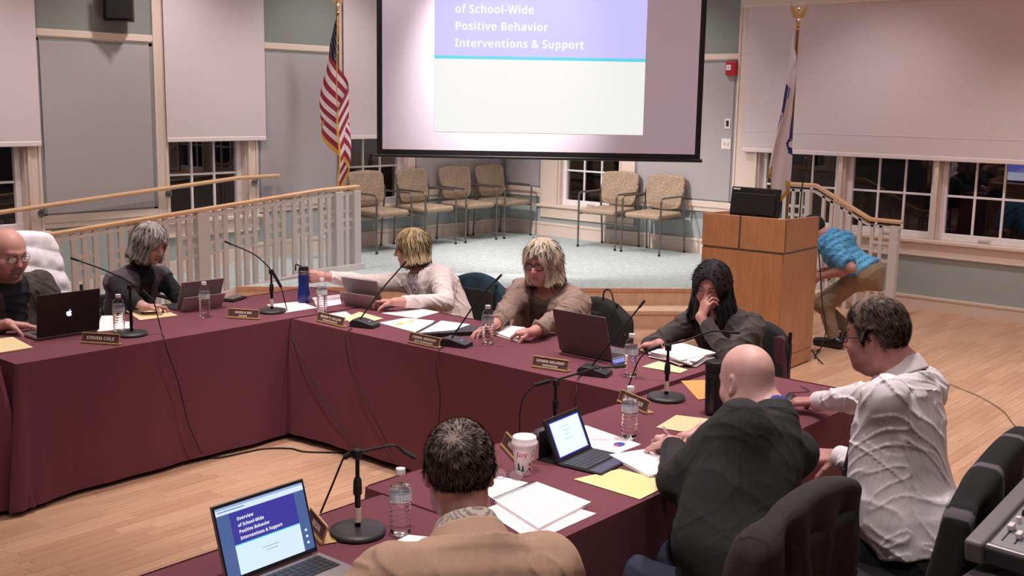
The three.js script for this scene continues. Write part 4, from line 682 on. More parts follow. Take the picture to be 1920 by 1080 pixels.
  { // tablet in a folio with keyboard
    const t = thing('tablet', 'small lit tablet in a black folio with a keyboard beside the holiday cup', 'tablet', V(-2.40, T, -3.15), PI / 2 + 0.1), w = 0.225, H = 0.155;
    part('keyboard_cover', rbox(w + 0.012, 0.008, 0.19, 0, 0.004, 0.1, 0.003), std(0x1b1a20, 0.6), t); keys(t, w, 0.1, 0.03, std(0x3b3a44, 0.6), 0.0095, 13, 5, 'key_block'); part('palm_rest', rbox(w, 0.001, 0.045, 0, 0.0085, 0.165, 0.0004), std(0x4a4862, 0.5), t);
    const s = part('tablet_body', rbox(w + 0.012, H + 0.012, 0.012, 0, H / 2, -0.004, 0.004), std(0x17161b, 0.5), t); s.rotation.x = -0.42; s.position.set(0, 0.01, 0.012);
    part('screen', new THREE.PlaneGeometry(w - 0.022, H - 0.022).translate(0, H / 2, 0.0026), std(0x000000, 0.2, { emissive: 0xffffff, emissiveIntensity: 1.25, emissiveMap: picture(512, 340, (c, w, h) => { c.fillStyle = '#3a38c0'; c.fillRect(0, 0, w, h); c.fillStyle = '#cdeefc'; c.fillRect(14, 10, w - 28, h - 20); c.fillStyle = '#8fb3c6'; for (const [x, y, l] of [[170, 70, 120], [190, 110, 110], [200, 150, 60], [170, 190, 140]]) c.fillRect(x, y, l, 8); }) }), s);
    part('folio_stand', [rbox(w, 0.11, 0.004, 0, 0.052, -0.075, 0.001).rotateX(0), rbox(w, 0.004, 0.09, 0, 0.002, -0.04, 0.001)], std(0x15141a, 0.7), t);
  }
  { const t = thing('phone', 'phone and notebook lying beside the grey tablet on the left table', 'phone', onTable(438, 562), 0.4); part('notebook', rbox(0.1, 0.012, 0.16, 0, 0.006, 0, 0.003), M.dark, t); part('phone_body', rbox(0.07, 0.008, 0.14, 0.004, 0.016, 0, 0.003), std(0x5c5450, 0.3), t); }
  { const t = thing('mouse', 'dark computer mouse under the hand of the man in the white shirt', 'mouse', onTable(1482, 752), 0.3); part('shell', new THREE.SphereGeometry(1, 20, 12, 0, PI * 2, 0, PI / 2).scale(0.03, 0.032, 0.052), M.dark, t); part('cord', tube([V(0, 0.01, -0.05), V(-0.03, 0.004, -0.12), V(0.05, 0.004, -0.2), V(0.0, 0.004, -0.28)], 0.002, 6, 30), M.black, t); }
}
{ // folded eyeglasses on the papers
  const p = onY(952, 899, T + 0.003), t = thing('eyeglasses', 'thin wire eyeglasses lying on the papers beside the holiday cup', 'eyeglasses', p, 0.5), wire = M.steel;
  part('rims', [-1, 1].map((s) => new THREE.TorusGeometry(0.021, 0.0011, 6, 26).scale(1.15, 0.85, 1).translate(s * 0.03, 0.018, 0)), wire, t); part('bridge', tube([V(-0.007, 0.022, 0), V(0, 0.027, 0.002), V(0.007, 0.022, 0)], 0.001, 6, 10), wire, t);
  for (const s of [-1, 1]) { part('temple', tube([V(s * 0.055, 0.022, 0), V(s * 0.06, 0.022, -0.03), V(s * 0.056, 0.012, -0.11), V(s * 0.05, 0.002, -0.13)], 0.0012, 6, 16), wire, t); part('lens', cyl(0.02, 0.02, 0.0012, 0, 0, 0, 24).rotateX(PI / 2).scale(1.15, 0.85, 1).translate(s * 0.03, 0.018, 0), M.glass, t); }
}
// ------------------------------------------------------------------ microphones
const cableMat = std(0x16131a, 0.6);
function micHead(t, ref, pts, r = 0.0042) { const w = pts.map(([x, y, dz = 0]) => near(x, y, ref).addScaledVector(aim(x, y), dz).sub(t.position)); part('gooseneck', tube(w, r, 8, 40), M.black, t); const a = w[w.length - 1], b = w[w.length - 2], d = a.clone().sub(b).normalize(); part('capsule', [rod(a, a.clone().addScaledVector(d, 0.04), r * 1.6, 12), new THREE.SphereGeometry(r * 1.6, 12, 8).translate(...a.clone().addScaledVector(d, 0.04).toArray())], std(0x2a272a, 0.8), t); return w; }
function standMic(px, py, top, neck, tail, label, band) {
  const p = onTable(px, py), t = thing('microphone', label, 'microphone', p);
  part('base', lathe([[0, 0], [0.083, 0], [0.085, 0.004], [0.083, 0.016], [0.06, 0.021], [0.012, 0.023], [0, 0.023]], 40), std(0x2b2a2d, 0.45), t);
  const h = near(top[0], top[1], p).sub(p);
  const dir = h.clone().setY(0), end = V(0, h.y, 0);
  part('pole', [cyl(0.009, 0.009, h.y * 0.6, 0, h.y * 0.3, 0, 16), cyl(0.0065, 0.0065, h.y * 0.45, 0, h.y * 0.77, 0, 14)], std(0x17151a, 0.35, { metalness: 0.4 }), t);
  part('clutch', lathe([[0.0095, h.y * 0.5], [0.0135, h.y * 0.52], [0.0135, h.y * 0.6], [0.012, h.y * 0.7], [0.008, h.y * 0.73]], 20), M.black, t);
  if (band) part('paper_band', cyl(0.0105, 0.0105, 0.045, 0, 0.06, 0, 16), M.cream, t);
  part('holder', [rbox(0.024, 0.03, 0.024, 0, h.y + 0.008, 0, 0.006)], M.black, t);
  part('ring', cyl(0.0085, 0.0085, 0.01, 0, 0, 0, 16).applyMatrix4(frameOf(V(0, h.y + 0.014, 0), V(0.7, 0.1, -0.6))), capWhite, t);
  micHead(t, p, neck);
  const w = tail.map((q) => (q.isVector3 ? q.clone() : near(q[0], q[1], p)).sub(p)); part('plug', tube(w.slice(0, 2), 0.009, 10, 8), M.black, t); part('cable', tube(w.slice(1), 0.0032, 6, w.length * 8), cableMat, t);
  return t;
}
function wedgeMic(px, py, turn, neck, tail, label) {
  const p = onTable(px, py), t = thing('microphone', label, 'microphone', p), sh = new THREE.Shape([[-0.07, 0], [0.07, 0], [0.07, 0.012], [-0.02, 0.034], [-0.055, 0.034], [-0.07, 0.02]].map(([a, b]) => new THREE.Vector2(a, b)));
  part('base', new THREE.ExtrudeGeometry(sh, { depth: 0.085, bevelEnabled: true, bevelSize: 0.006, bevelThickness: 0.006, bevelSegments: 3 }).translate(0, 0.004, -0.0425).rotateY(turn), std(0x2a292d, 0.45), t);
  part('button', rbox(0.03, 0.006, 0.03, 0.02, 0.03, 0, 0.002).rotateY(turn), std(0x8088b8, 0.4), t);
  micHead(t, p, neck); const w = tail.map((q) => (q.isVector3 ? q.clone() : onTable(q[0], q[1]).setY(T + 0.003)).sub(p)); part('cable', tube(w, 0.0028, 6, w.length * 8), cableMat, t);
  part('collar', cyl(0.008, 0.013, 0.026, 0, 0, 0, 14).translate(...near(neck[0][0], neck[0][1], p).sub(p).toArray()), M.black, t);
  return t;
}
const SX = (x, y) => onX(x, y, -5.178), SZ = (x, y) => onZ(x, y, -4.008);
standMic(247, 628, [250, 541], [[258, 540], [235, 524], [190, 504], [148, 489]], [[266, 544], [288, 565], [293, 582], [303, 622], onX(308, 640, -5.21).setY(0.742), SX(313, 656), SX(335, 720), SX(352, 790), SX(377, 850)], 'round-based microphone leaning left before the grey-haired woman, cable hanging down the cloth', false);
standMic(510, 585, [507, 512], [[507, 505], [500, 497], [475, 476], [434, 458]], [[510, 508], [527, 538], [534, 565], [540, 590], SZ(551, 640), SZ(600, 740), SZ(664, 838)], 'round-based microphone at the inner table corner, leaning left past the railing', true);
wedgeMic(684, 612, 0.35, [[672, 603], [692, 575], [720, 538], [752, 501]], [[660, 617], [652, 622], SZ(648, 640), SZ(660, 700), SZ(695, 770), SZ(735, 850)], 'wedge-based gooseneck microphone before the blonde woman');
wedgeMic(856, 648, 0.3, [[843, 640], [868, 603], [898, 560], [930, 526]], [[832, 651], [822, 658], SZ(818, 690), SZ(825, 740), SZ(822, 800)], 'wedge-based gooseneck microphone between the teal chair and the cardigan');
wedgeMic(1115, 702, 0.3, [[1104, 694], [1130, 660], [1165, 618], [1198, 577]], [[1090, 706], [1083, 712], SZ(1080, 740), SZ(1076, 790)], 'wedge-based gooseneck microphone in front of the maroon laptop');
standMic(1249, 748, [1251, 655], [[1251, 647], [1290, 637], [1335, 621], [1368, 623]], [[1240, 648], [1215, 657], [1198, 675], [1183, 712], [1172, 742]], 'round-based microphone beside the bald man, arm reaching over the paper pile', true);
standMic(1040, 818, [1039, 722], [[1040, 713], [1075, 703], [1115, 691], [1152, 688]], [[1032, 714], [1003, 722], [983, 742], [975, 775], [974, 812]], 'round-based microphone behind the small lit tablet, arm reaching right', true);
standMic(671, 1000, [669, 856], [[668, 849], [700, 842], [738, 835], [755, 845]], [[658, 850], [645, 858], [640, 868], [622, 912], [601, 962]], 'round-based microphone in the foreground next to the water bottle', true);
{ // cables on the floor
  const fl = (x, y) => onY(x, y, 0.006);
  single('floor_cable', tube([fl(377, 858), fl(410, 858), fl(460, 848), fl(500, 841), fl(545, 841), fl(575, 847), fl(660, 849), fl(735, 853)], 0.005, 6, 60), cableMat, 'black cable lying on the floor along the inside of the tables', 'cable');
  single('floor_cable', tube([fl(1700, 690), fl(1760, 712), fl(1800, 728), fl(1840, 745), fl(1880, 770), fl(1905, 800), fl(1960, 850)], 0.003, 6, 60), std(0x7a6a58, 0.7), 'thin pale cable crossing the bare floor on the right', 'cable');
  const q = podiumAt(0.02, 0.9, -0.6);
  single('podium_cable', tube([q, q.clone().add(V(0.03, -0.2, 0.0)), q.clone().add(V(0.07, -0.42, 0.02)), q.clone().add(V(0.12, -0.62, 0.03)), q.clone().add(V(0.08, -0.8, 0.05)), onY(1534, 655, 0.006), onY(1528, 672, 0.006)], 0.005, 7, 70), cableMat, 'black cable hanging from the podium down to the floor', 'cable');
  single('floor_cable', tube([onY(1508, 653, 0.006), onY(1522, 656, 0.006), onY(1531, 670, 0.006), onY(1543, 682, 0.006)], 0.0045, 6, 30), cableMat, 'short black cable end on the floor beside the podium', 'cable');
}
{ // mixing desk at the right edge, on a rack case
  const o = V(-0.97, 0, -3.06);
  const c = thing('rack_case', 'dark equipment case under the mixing desk at the right edge', 'case', [-0.62, 0, -3.2], -0.08);
  part('shell', rbox(0.62, 0.74, 0.7, 0.02, 0.38, -0.1, 0.02), std(0x3a3236, 0.5), c); part('rim', rbox(0.65, 0.03, 0.73, 0.02, 0.74, -0.1, 0.01), std(0x6a6266, 0.35, { metalness: 0.6 }), c);
  const t = thing('mixing_desk', 'grey audio mixing desk with rows of white faders and red knobs', 'mixer', [-0.62, 0.79, -3.2], -0.08), tilt = (g) => g.rotateX(0.22).translate(0, 0.05, 0);
  part('chassis', tilt(rbox(0.62, 0.06, 0.5, 0, 0, -0.1, 0.015)), std(0x2c282d, 0.5), t);
  part('panel', tilt(rbox(0.56, 0.006, 0.46, 0.02, 0.031, -0.1, 0.002)), std(0x8a868c, 0.5, { metalness: 0.3 }), t);
  part('side_cheek', tilt(rbox(0.055, 0.072, 0.52, -0.295, 0.004, -0.1, 0.012)), std(0x6d666c, 0.5), t); part('front_strip', tilt(rbox(0.57, 0.012, 0.012, 0.02, 0.03, 0.14, 0.003)), std(0xb8b0b4, 0.35, { metalness: 0.5 }), t);
  for (let k = 0; k < 15; k++) {
    const x = -0.238 + k * 0.034; part('fader_slot', tilt(box(0.004, 0.002, 0.09, x, 0.0345, 0.06)), M.black, t); part('fader', tilt(rbox(0.017, 0.018, 0.024, x, 0.045, 0.05 + 0.01 * ((k * 3) % 4 - 1), 0.004)), std(0xeadde2, 0.4), t);
    for (let j = 0; j < 7; j++) part('knob', tilt(cyl(0.0065, 0.0085, 0.016, x, 0.042, -0.01 - j * 0.042, 12)), [std(0xe8dde0, 0.4), M.dark, M.dark, std(0xd0574a, 0.45), std(0xd0574a, 0.45), M.dark, std(0xe8dde0, 0.4)][j], t);
  }
}
// ------------------------------------------------------------------ people: smooth distance fields meshed with surface nets
const smin = (a, b, k) => { const h = k - abs(a - b); return h > 0 ? min(a, b) - h * h / (4 * k) : min(a, b); };
const smax = (a, b, k) => -smin(-a, -b, k);
const ell = (x, y, z, cx, cy, cz, rx, ry, rz) => { x -= cx; y -= cy; z -= cz; const a = x / rx, b = y / ry, c = z / rz, k0 = sqrt(a * a + b * b + c * c), p = a / rx, q = b / ry, r = c / rz, k1 = sqrt(p * p + q * q + r * r); return k1 < 1e-9 ? -min(rx, ry, rz) : k0 * (k0 - 1) / k1; };
const ball = (x, y, z, cx, cy, cz, r) => sqrt((x - cx) ** 2 + (y - cy) ** 2 + (z - cz) ** 2) - r;
function cone(x, y, z, a, b, r1, r2) {                               // tapered capsule
  const bx = b.x - a.x, by = b.y - a.y, bz = b.z - a.z, px = x - a.x, py = y - a.y, pz = z - a.z;
  const t = clamp((px * bx + py * by + pz * bz) / (bx * bx + by * by + bz * bz)), dx = px - bx * t, dy = py - by * t, dz = pz - bz * t;
  return sqrt(dx * dx + dy * dy + dz * dz) - (r1 + (r2 - r1) * t);
}
function nets(f, lo, hi, cell, colour) {
  const nx = Math.ceil((hi.x - lo.x) / cell) + 1, ny = Math.ceil((hi.y - lo.y) / cell) + 1, nz = Math.ceil((hi.z - lo.z) / cell) + 1, val = new Float32Array(nx * ny * nz), B = 4;
  const id = (i, j, k) => (k * ny + j) * nx + i, X = (i) => lo.x + i * cell, Y = (j) => lo.y + j * cell, Z = (k) => lo.z + k * cell;
  for (let k = 0; k < nz; k += B) for (let j = 0; j < ny; j += B) for (let i = 0; i < nx; i += B) {
    const c = f(X(i + 1.5), Y(j + 1.5), Z(k + 1.5)), far = abs(c) > cell * 4.2 + 0.012;
    for (let w = k; w < min(nz, k + B); w++) for (let v = j; v < min(ny, j + B); v++) for (let u = i; u < min(nx, i + B); u++) val[id(u, v, w)] = far ? c : f(X(u), Y(v), Z(w));
  }
  const at = new Int32Array(nx * ny * nz).fill(-1), pos = [], quads = [], E = [[0, 1], [2, 3], [4, 5], [6, 7], [0, 2], [1, 3], [4, 6], [5, 7], [0, 4], [1, 5], [2, 6], [3, 7]];
  for (let k = 0; k < nz - 1; k++) for (let j = 0; j < ny - 1; j++) for (let i = 0; i < nx - 1; i++) {
    let mask = 0; const v = []; for (let c = 0; c < 8; c++) { const d = val[id(i + (c & 1), j + ((c >> 1) & 1), k + (c >> 2))]; v.push(d); if (d < 0) mask |= 1 << c; }
    if (mask === 0 || mask === 255) continue;
    let sx = 0, sy = 0, sz = 0, n = 0;
    for (const [a, b] of E) { if ((v[a] < 0) === (v[b] < 0)) continue; const t = v[a] / (v[a] - v[b]); sx += lerp(a & 1, b & 1, t); sy += lerp((a >> 1) & 1, (b >> 1) & 1, t); sz += lerp(a >> 2, b >> 2, t); n++; }
    at[id(i, j, k)] = pos.length / 3; pos.push(X(i + sx / n), Y(j + sy / n), Z(k + sz / n));
  }
  for (let k = 1; k < nz - 1; k++) for (let j = 1; j < ny - 1; j++) for (let i = 1; i < nx - 1; i++) {
    const a = val[id(i, j, k)] < 0, q = (p, r, s, t, flip) => { if (p < 0 || r < 0 || s < 0 || t < 0) return; flip ? quads.push(p, s, r, p, t, s) : quads.push(p, r, s, p, s, t); };
    if (a !== (val[id(i + 1, j, k)] < 0)) q(at[id(i, j - 1, k - 1)], at[id(i, j, k - 1)], at[id(i, j, k)], at[id(i, j - 1, k)], !a);
    if (a !== (val[id(i, j + 1, k)] < 0)) q(at[id(i - 1, j, k - 1)], at[id(i - 1, j, k)], at[id(i, j, k)], at[id(i, j, k - 1)], !a);
    if (a !== (val[id(i, j, k + 1)] < 0)) q(at[id(i - 1, j - 1, k)], at[id(i, j - 1, k)], at[id(i, j, k)], at[id(i - 1, j, k)], !a);
  }
  const n = pos.length / 3, nor = new Float32Array(n * 3), col = new Float32Array(n * 3), uv = new Float32Array(n * 2), e = cell * 0.6;
  for (let i = 0; i < n; i++) {
    const x = pos[3 * i], y = pos[3 * i + 1], z = pos[3 * i + 2]; let a = f(x + e, y, z) - f(x - e, y, z), b = f(x, y + e, z) - f(x, y - e, z), c = f(x, y, z + e) - f(x, y, z - e); const l = Math.hypot(a, b, c) || 1; a /= l; b /= l; c /= l;
    nor[3 * i] = a; nor[3 * i + 1] = b; nor[3 * i + 2] = c; const w = colour ? colour(x, y, z, a, b, c) : [1, 1, 1]; col.set(w, 3 * i); uv[2 * i] = (abs(a) > 0.6 ? z : x); uv[2 * i + 1] = y + (abs(b) > 0.7 ? z : 0);
  }
  const g = new THREE.BufferGeometry(); g.setAttribute('position', new THREE.Float32BufferAttribute(pos, 3)); g.setAttribute('normal', new THREE.BufferAttribute(nor, 3)); g.setAttribute('color', new THREE.BufferAttribute(col, 3)); g.setAttribute('uv', new THREE.BufferAttribute(uv, 2)); g.setIndex(quads);
  return g;
}
const lin = (hex) => { const c = new THREE.Color(hex); return [c.r, c.g, c.b]; };
const mix3 = (a, b, t) => [lerp(a[0], b[0], t), lerp(a[1], b[1], t), lerp(a[2], b[2], t)];
const scale3 = (a, k) => [a[0] * k, a[1] * k, a[2] * k];
const skinMat = phys(0xffffff, 0.52, { vertexColors: true, sheen: 0.2, sheenRoughness: 0.5 }), hairMat = std(0xffffff, 0.82, { vertexColors: true, side: THREE.DoubleSide });
const clothing = (rough = 0.9, bump = weaveBump, k = 90, d = 0.0008) => std(0xffffff, rough, { vertexColors: true, bumpMap: rep(bump, k), bumpScale: d });
const woolMat = clothing(0.95, speckBump, 14, 0.002), clothMatP = clothing(), cottonMat = clothing(0.8, weaveBump, 120, 0.0004);

// ---- head, in its own frame: x to the person's left, y up, z forward, the eyes near y = 0, chin at -0.115, crown at +0.115
function headField(o) {
  const jaw = o.jaw ?? 1, nose = o.nose ?? 1, chub = o.chub ?? 0;
  return (X, y, z) => {
    const x = abs(X);
    let d = ell(x, y, z, 0, 0.028, -0.012, 0.0765, 0.089, 0.098);
    d = smin(d, ell(x, y, z, 0, -0.032, 0.022, 0.061 + chub * 0.008, 0.082, 0.07), 0.03);
    d = smin(d, ell(x, y, z, 0, -0.074, 0.034, (0.044 + chub * 0.013) * jaw, 0.038, 0.052), 0.025);
    d = smin(d, ell(x, y, z, 0.034, -0.034, 0.052, 0.03 + chub * 0.008, 0.03, 0.03), 0.022);          // cheek
    d = smin(d, ell(x, y, z, 0.048, -0.07, 0.0, (0.022 + chub * 0.012) * jaw, 0.035, 0.04), 0.025);   // jaw corner
    if (chub > 0.4) d = smin(d, ell(x, y, z, 0, -0.112, 0.012, 0.045, 0.025, 0.045), 0.03);
    d = smin(d, ball(x, y, z, 0, -0.1, 0.07, 0.018 * jaw), 0.02);
    d = smin(d, cone(x, y, z, { x: 0.008, y: 0.026, z: 0.083 }, { x: 0.036, y: 0.026, z: 0.072 }, 0.012, 0.009), 0.016);
    d = smax(d, -ell(x, y, z, 0.0315, 0.004, 0.1, 0.019, 0.0145, 0.022), 0.016);                       // socket
    d = smin(d, ball(x, y, z, 0.0315, 0.0025, 0.0735, 0.0148), 0.004);                                 // lids
    d = smin(d, cone(x, y, z, { x: 0, y: 0.012, z: 0.086 }, { x: 0, y: -0.03, z: 0.106 * (nose > 1 ? 1.03 : 1) }, 0.0085, 0.0125 * nose), 0.01);
    d = smin(d, ball(x, y, z, 0.0115, -0.034, 0.094, 0.009 * nose), 0.007);
    d = smax(d, -ball(x, y, z, 0.007, -0.0425, 0.1, 0.0042), 0.003);
    d = smin(d, ell(x, y, z, 0, -0.062, 0.085, 0.024, 0.008, 0.012), 0.007);
    d = smin(d, ell(x, y, z, 0, -0.072, 0.0835, 0.02, 0.0075, 0.011), 0.006);
    d = smax(d, -ell(x, y, z, 0, -0.067, 0.0985, 0.025, 0.0019, 0.008), 0.003);                         // mouth line
    d = smax(d, -ell(x, y, z, 0, -0.084, 0.095, 0.016, 0.005, 0.01), 0.008);
    d = smax(d, -cone(x, y, z, { x: 0.019, y: -0.036, z: 0.096 }, { x: 0.032, y: -0.066, z: 0.083 }, 0.0022, 0.0022), 0.006); // fold beside the mouth
    // ear
    const ex = x - 0.078, ey = y + 0.008, ez = z + 0.012 + ey * 0.25;
    let e = ell(ex + abs(ez) * 0.15, ey, ez, 0, 0, 0, 0.009, 0.032, 0.0185); e = smax(e, -ell(ex, ey, ez, 0.009, 0.003, 0.002, 0.008, 0.021, 0.0105), 0.004); e = smin(e, ball(ex, ey, ez, -0.002, -0.024, 0.006, 0.009), 0.006);
    return smin(d, e, 0.006);
  };
}
function headColour(o) {
  const skin = lin(o.skin), lip = lin(o.lip ?? '#a8606a'), brow = lin(o.brow ?? '#5a463c'), stub = o.stubble && lin(o.stubble);
  return (x, y, z) => {
    const a = abs(x); let c = scale3(skin, 1 + 0.06 * noise(x * 60, y * 60, z * 60) + 0.05 * noise(x * 22, y * 22, z * 22 + 9));
    const blush = exp(-((a - 0.036) ** 2 + (y + 0.03) ** 2) / 0.0005) * (z > 0.03 ? 1 : 0) + exp(-(x * x + (y + 0.03) ** 2) / 0.0002) * (z > 0.09 ? 1 : 0); c = mix3(c, [c[0] * 1.03, c[1] * 0.82, c[2] * 0.84], min(1, blush) * (o.blush ?? 0.6));
    if (z > 0.055 && a < 0.027 && y < -0.054 && y > -0.081) c = mix3(c, lip, 0.75 * sstep(0.027, 0.02, a) * sstep(0.0, 0.004, min(y + 0.081, -0.054 - y)));
    const by = 0.0285 + 0.004 * (1 - ((a - 0.031) / 0.02) ** 2); if (z > 0.04 && a > 0.011 && a < 0.052) c = mix3(c, brow, (o.browK ?? 0.75) * sstep(0.0055, 0.0025, abs(y - by)));
    if (z > 0.04 && a > 0.014 && a < 0.05 && abs(y - 0.0025) < 0.014) { c = mix3(c, [c[0] * 0.8, c[1] * 0.68, c[2] * 0.68], 0.5); if (abs(y - 0.0085 + (a - 0.0315) ** 2 * 12) < 0.0022 && abs(a - 0.0315) < 0.0145) c = mix3(c, [0.03, 0.02, 0.02], 0.8); }
    if (stub) { const m = o.beard(x, y, z); if (m > 0) c = mix3(c, stub, m * (0.8 + 0.25 * noise(x * 400, y * 400, z * 400))); }
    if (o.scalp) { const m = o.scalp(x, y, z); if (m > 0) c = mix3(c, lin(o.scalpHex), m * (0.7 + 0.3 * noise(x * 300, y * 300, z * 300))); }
    return c;
  };
}
const eyeTex = (iris) => picture(128, 64, (c) => { c.fillStyle = '#e6dcdc'; c.fillRect(0, 0, 128, 64); c.fillStyle = iris; c.beginPath(); c.arc(64, 30, 21, 0, 7); c.fill(); c.fillStyle = '#120c0c'; c.beginPath(); c.arc(64, 30, 10, 0, 7); c.fill(); c.fillStyle = '#ffffff'; c.beginPath(); c.arc(71, 23, 4, 0, 7); c.fill(); });
const eyeMats = { brown: std(0xffffff, 0.15, { map: eyeTex('#3a2618') }), blue: std(0xffffff, 0.15, { map: eyeTex('#5b6c80') }) };
function eyeGeometry(open, gaze = [0, 0]) {
  const R = 0.0155, pos = [], uv = [], idx = [], n = 10, m = 6;
  for (let j = 0; j <= m; j++) for (let i = 0; i <= n; i++) { const u = i / n * 2 - 1, v = j / m * 2 - 1, x = 0.0128 * u, h = 0.0058 * open * (1 - u * u * 0.96), y = h * v - 0.0008 + (open < 0.6 ? -0.003 : 0); pos.push(x, y, sqrt(R * R - x * x - y * y)); uv.push((x - gaze[0]) / 0.03 + 0.5, (y - gaze[1]) / 0.015 + 0.5); if (i < n && j < m) { const a = j * (n + 1) + i; idx.push(a, a + 1, a + n + 1, a + 1, a + n + 2, a + n + 1); } }
  const g = new THREE.BufferGeometry(); g.setAttribute('position', new THREE.Float32BufferAttribute(pos, 3)); g.setAttribute('uv', new THREE.Float32BufferAttribute(uv, 2)); g.setIndex(idx); g.computeVertexNormals(); return g;
}
// ---- hands: W wrist, D towards the fingers, N out of the palm, thumb on the side T
function handField(W, D, N, side, curl, s = 1, thumb = {}) {
  D = D.clone().normalize(); N = N.clone().addScaledVector(D, -N.dot(D)).normalize(); const S = D.clone().cross(N).multiplyScalar(side).normalize();   // S: towards the thumb
  const P = (a, b, c) => W.clone().addScaledVector(D, a * s).addScaledVector(S, b * s).addScaledVector(N, c * s), palm = [], fingers = [];
  const roots = [[0.088, 0.031, 0.002], [0.093, 0.01, 0], [0.089, -0.011, 0.001], [0.08, -0.03, 0.004]], L = [[0.043, 0.026, 0.021], [0.048, 0.029, 0.022], [0.045, 0.027, 0.021], [0.035, 0.021, 0.019]], R = [0.0088, 0.009, 0.0086, 0.0076];
  roots.forEach(([a, b, c], i) => {
    palm.push([P(0.006, b * 0.62, -0.001), P(a, b, c), 0.0155 * s, 0.0125 * s]);
    const q = curl[i] ?? curl[0], spread = (i - 1.5) * -0.07 + (q[3] ?? 0); let p = P(a, b, c), dir = D.clone().addScaledVector(S, spread).normalize(), ax = dir.clone().cross(N).normalize(), seg = [];
    for (let k = 0; k < 3; k++) { dir = dir.clone().applyAxisAngle(ax, q[k]); const e = p.clone().addScaledVector(dir, L[i][k] * s); seg.push([p, e, R[i] * s * (1 - 0.09 * k), R[i] * s * (0.91 - 0.1 * k)]); p = e; }
    fingers.push(seg);
  });
  const t0 = P(0.018, 0.022, 0.006), td = D.clone().multiplyScalar(thumb.d ?? 0.62).addScaledVector(S, thumb.s ?? 0.72).addScaledVector(N, thumb.n ?? 0.3).normalize(), t1 = t0.clone().addScaledVector(td, 0.044 * s), bend = td.clone().cross(N).normalize();
  const d2 = td.clone().applyAxisAngle(bend, thumb.b ?? 0.25).addScaledVector(S, -(thumb.i ?? 0.25)).normalize(), t2 = t1.clone().addScaledVector(d2, 0.032 * s), d3 = d2.clone().applyAxisAngle(bend, (thumb.b ?? 0.25)).normalize(), t3 = t2.clone().addScaledVector(d3, 0.025 * s);
  fingers.push([[t0, t1, 0.015 * s, 0.0115 * s], [t1, t2, 0.0108 * s, 0.0098 * s], [t2, t3, 0.0098 * s, 0.0082 * s]]);
  const all = [W, ...fingers.flat().flatMap((q) => [q[0], q[1]])], lo = V(1e9, 1e9, 1e9), hi = V(-1e9, -1e9, -1e9); for (const p of all) { lo.min(p); hi.max(p); } lo.subScalar(0.03); hi.addScalar(0.03);
  const f = (x, y, z) => {
    let d = 1e9; for (const q of palm) d = smin(d, cone(x, y, z, q[0], q[1], q[2], q[3]), 0.012 * s);
    let e = 1e9; for (const seg of fingers) { let g = 1e9; for (const q of seg) g = smin(g, cone(x, y, z, q[0], q[1], q[2], q[3]), 0.003 * s); e = min(e, smin(d, g, 0.007 * s)); }
    return e;
  };
  return { f, lo, hi, tips: fingers.map((q) => q[q.length - 1][1]), W, D, S, N };
}
const CURL = { relaxed: [[0.25, 0.35, 0.2], [0.3, 0.4, 0.25], [0.35, 0.45, 0.25], [0.4, 0.45, 0.3]], typing: [[0.15, 0.75, 0.4], [0.2, 0.8, 0.45], [0.25, 0.8, 0.45], [0.25, 0.7, 0.4]], grip: [[0.5, 1.0, 0.7], [0.6, 1.05, 0.7], [0.65, 1.05, 0.7], [0.7, 1.0, 0.7]], fist: [[0.9, 1.3, 0.7], [1.1, 1.4, 0.8], [1.2, 1.4, 0.8], [1.2, 1.3, 0.8]], wrap: [[0.35, 0.8, 0.55], [0.4, 0.85, 0.6], [0.45, 0.85, 0.6], [0.5, 0.85, 0.6]] };

function ik(a, c, la, lb, pole) {                                    // elbow or knee between a and c, bending towards pole
  const d = c.clone().sub(a), L = min(d.length(), (la + lb) * 0.998), u = d.clone().normalize(), p = pole.clone().addScaledVector(u, -pole.dot(u)).normalize();
  const x = (la * la - lb * lb + L * L) / (2 * L), h = sqrt(max(0, la * la - x * x)); return a.clone().addScaledVector(u, x).addScaledVector(p, h);
}
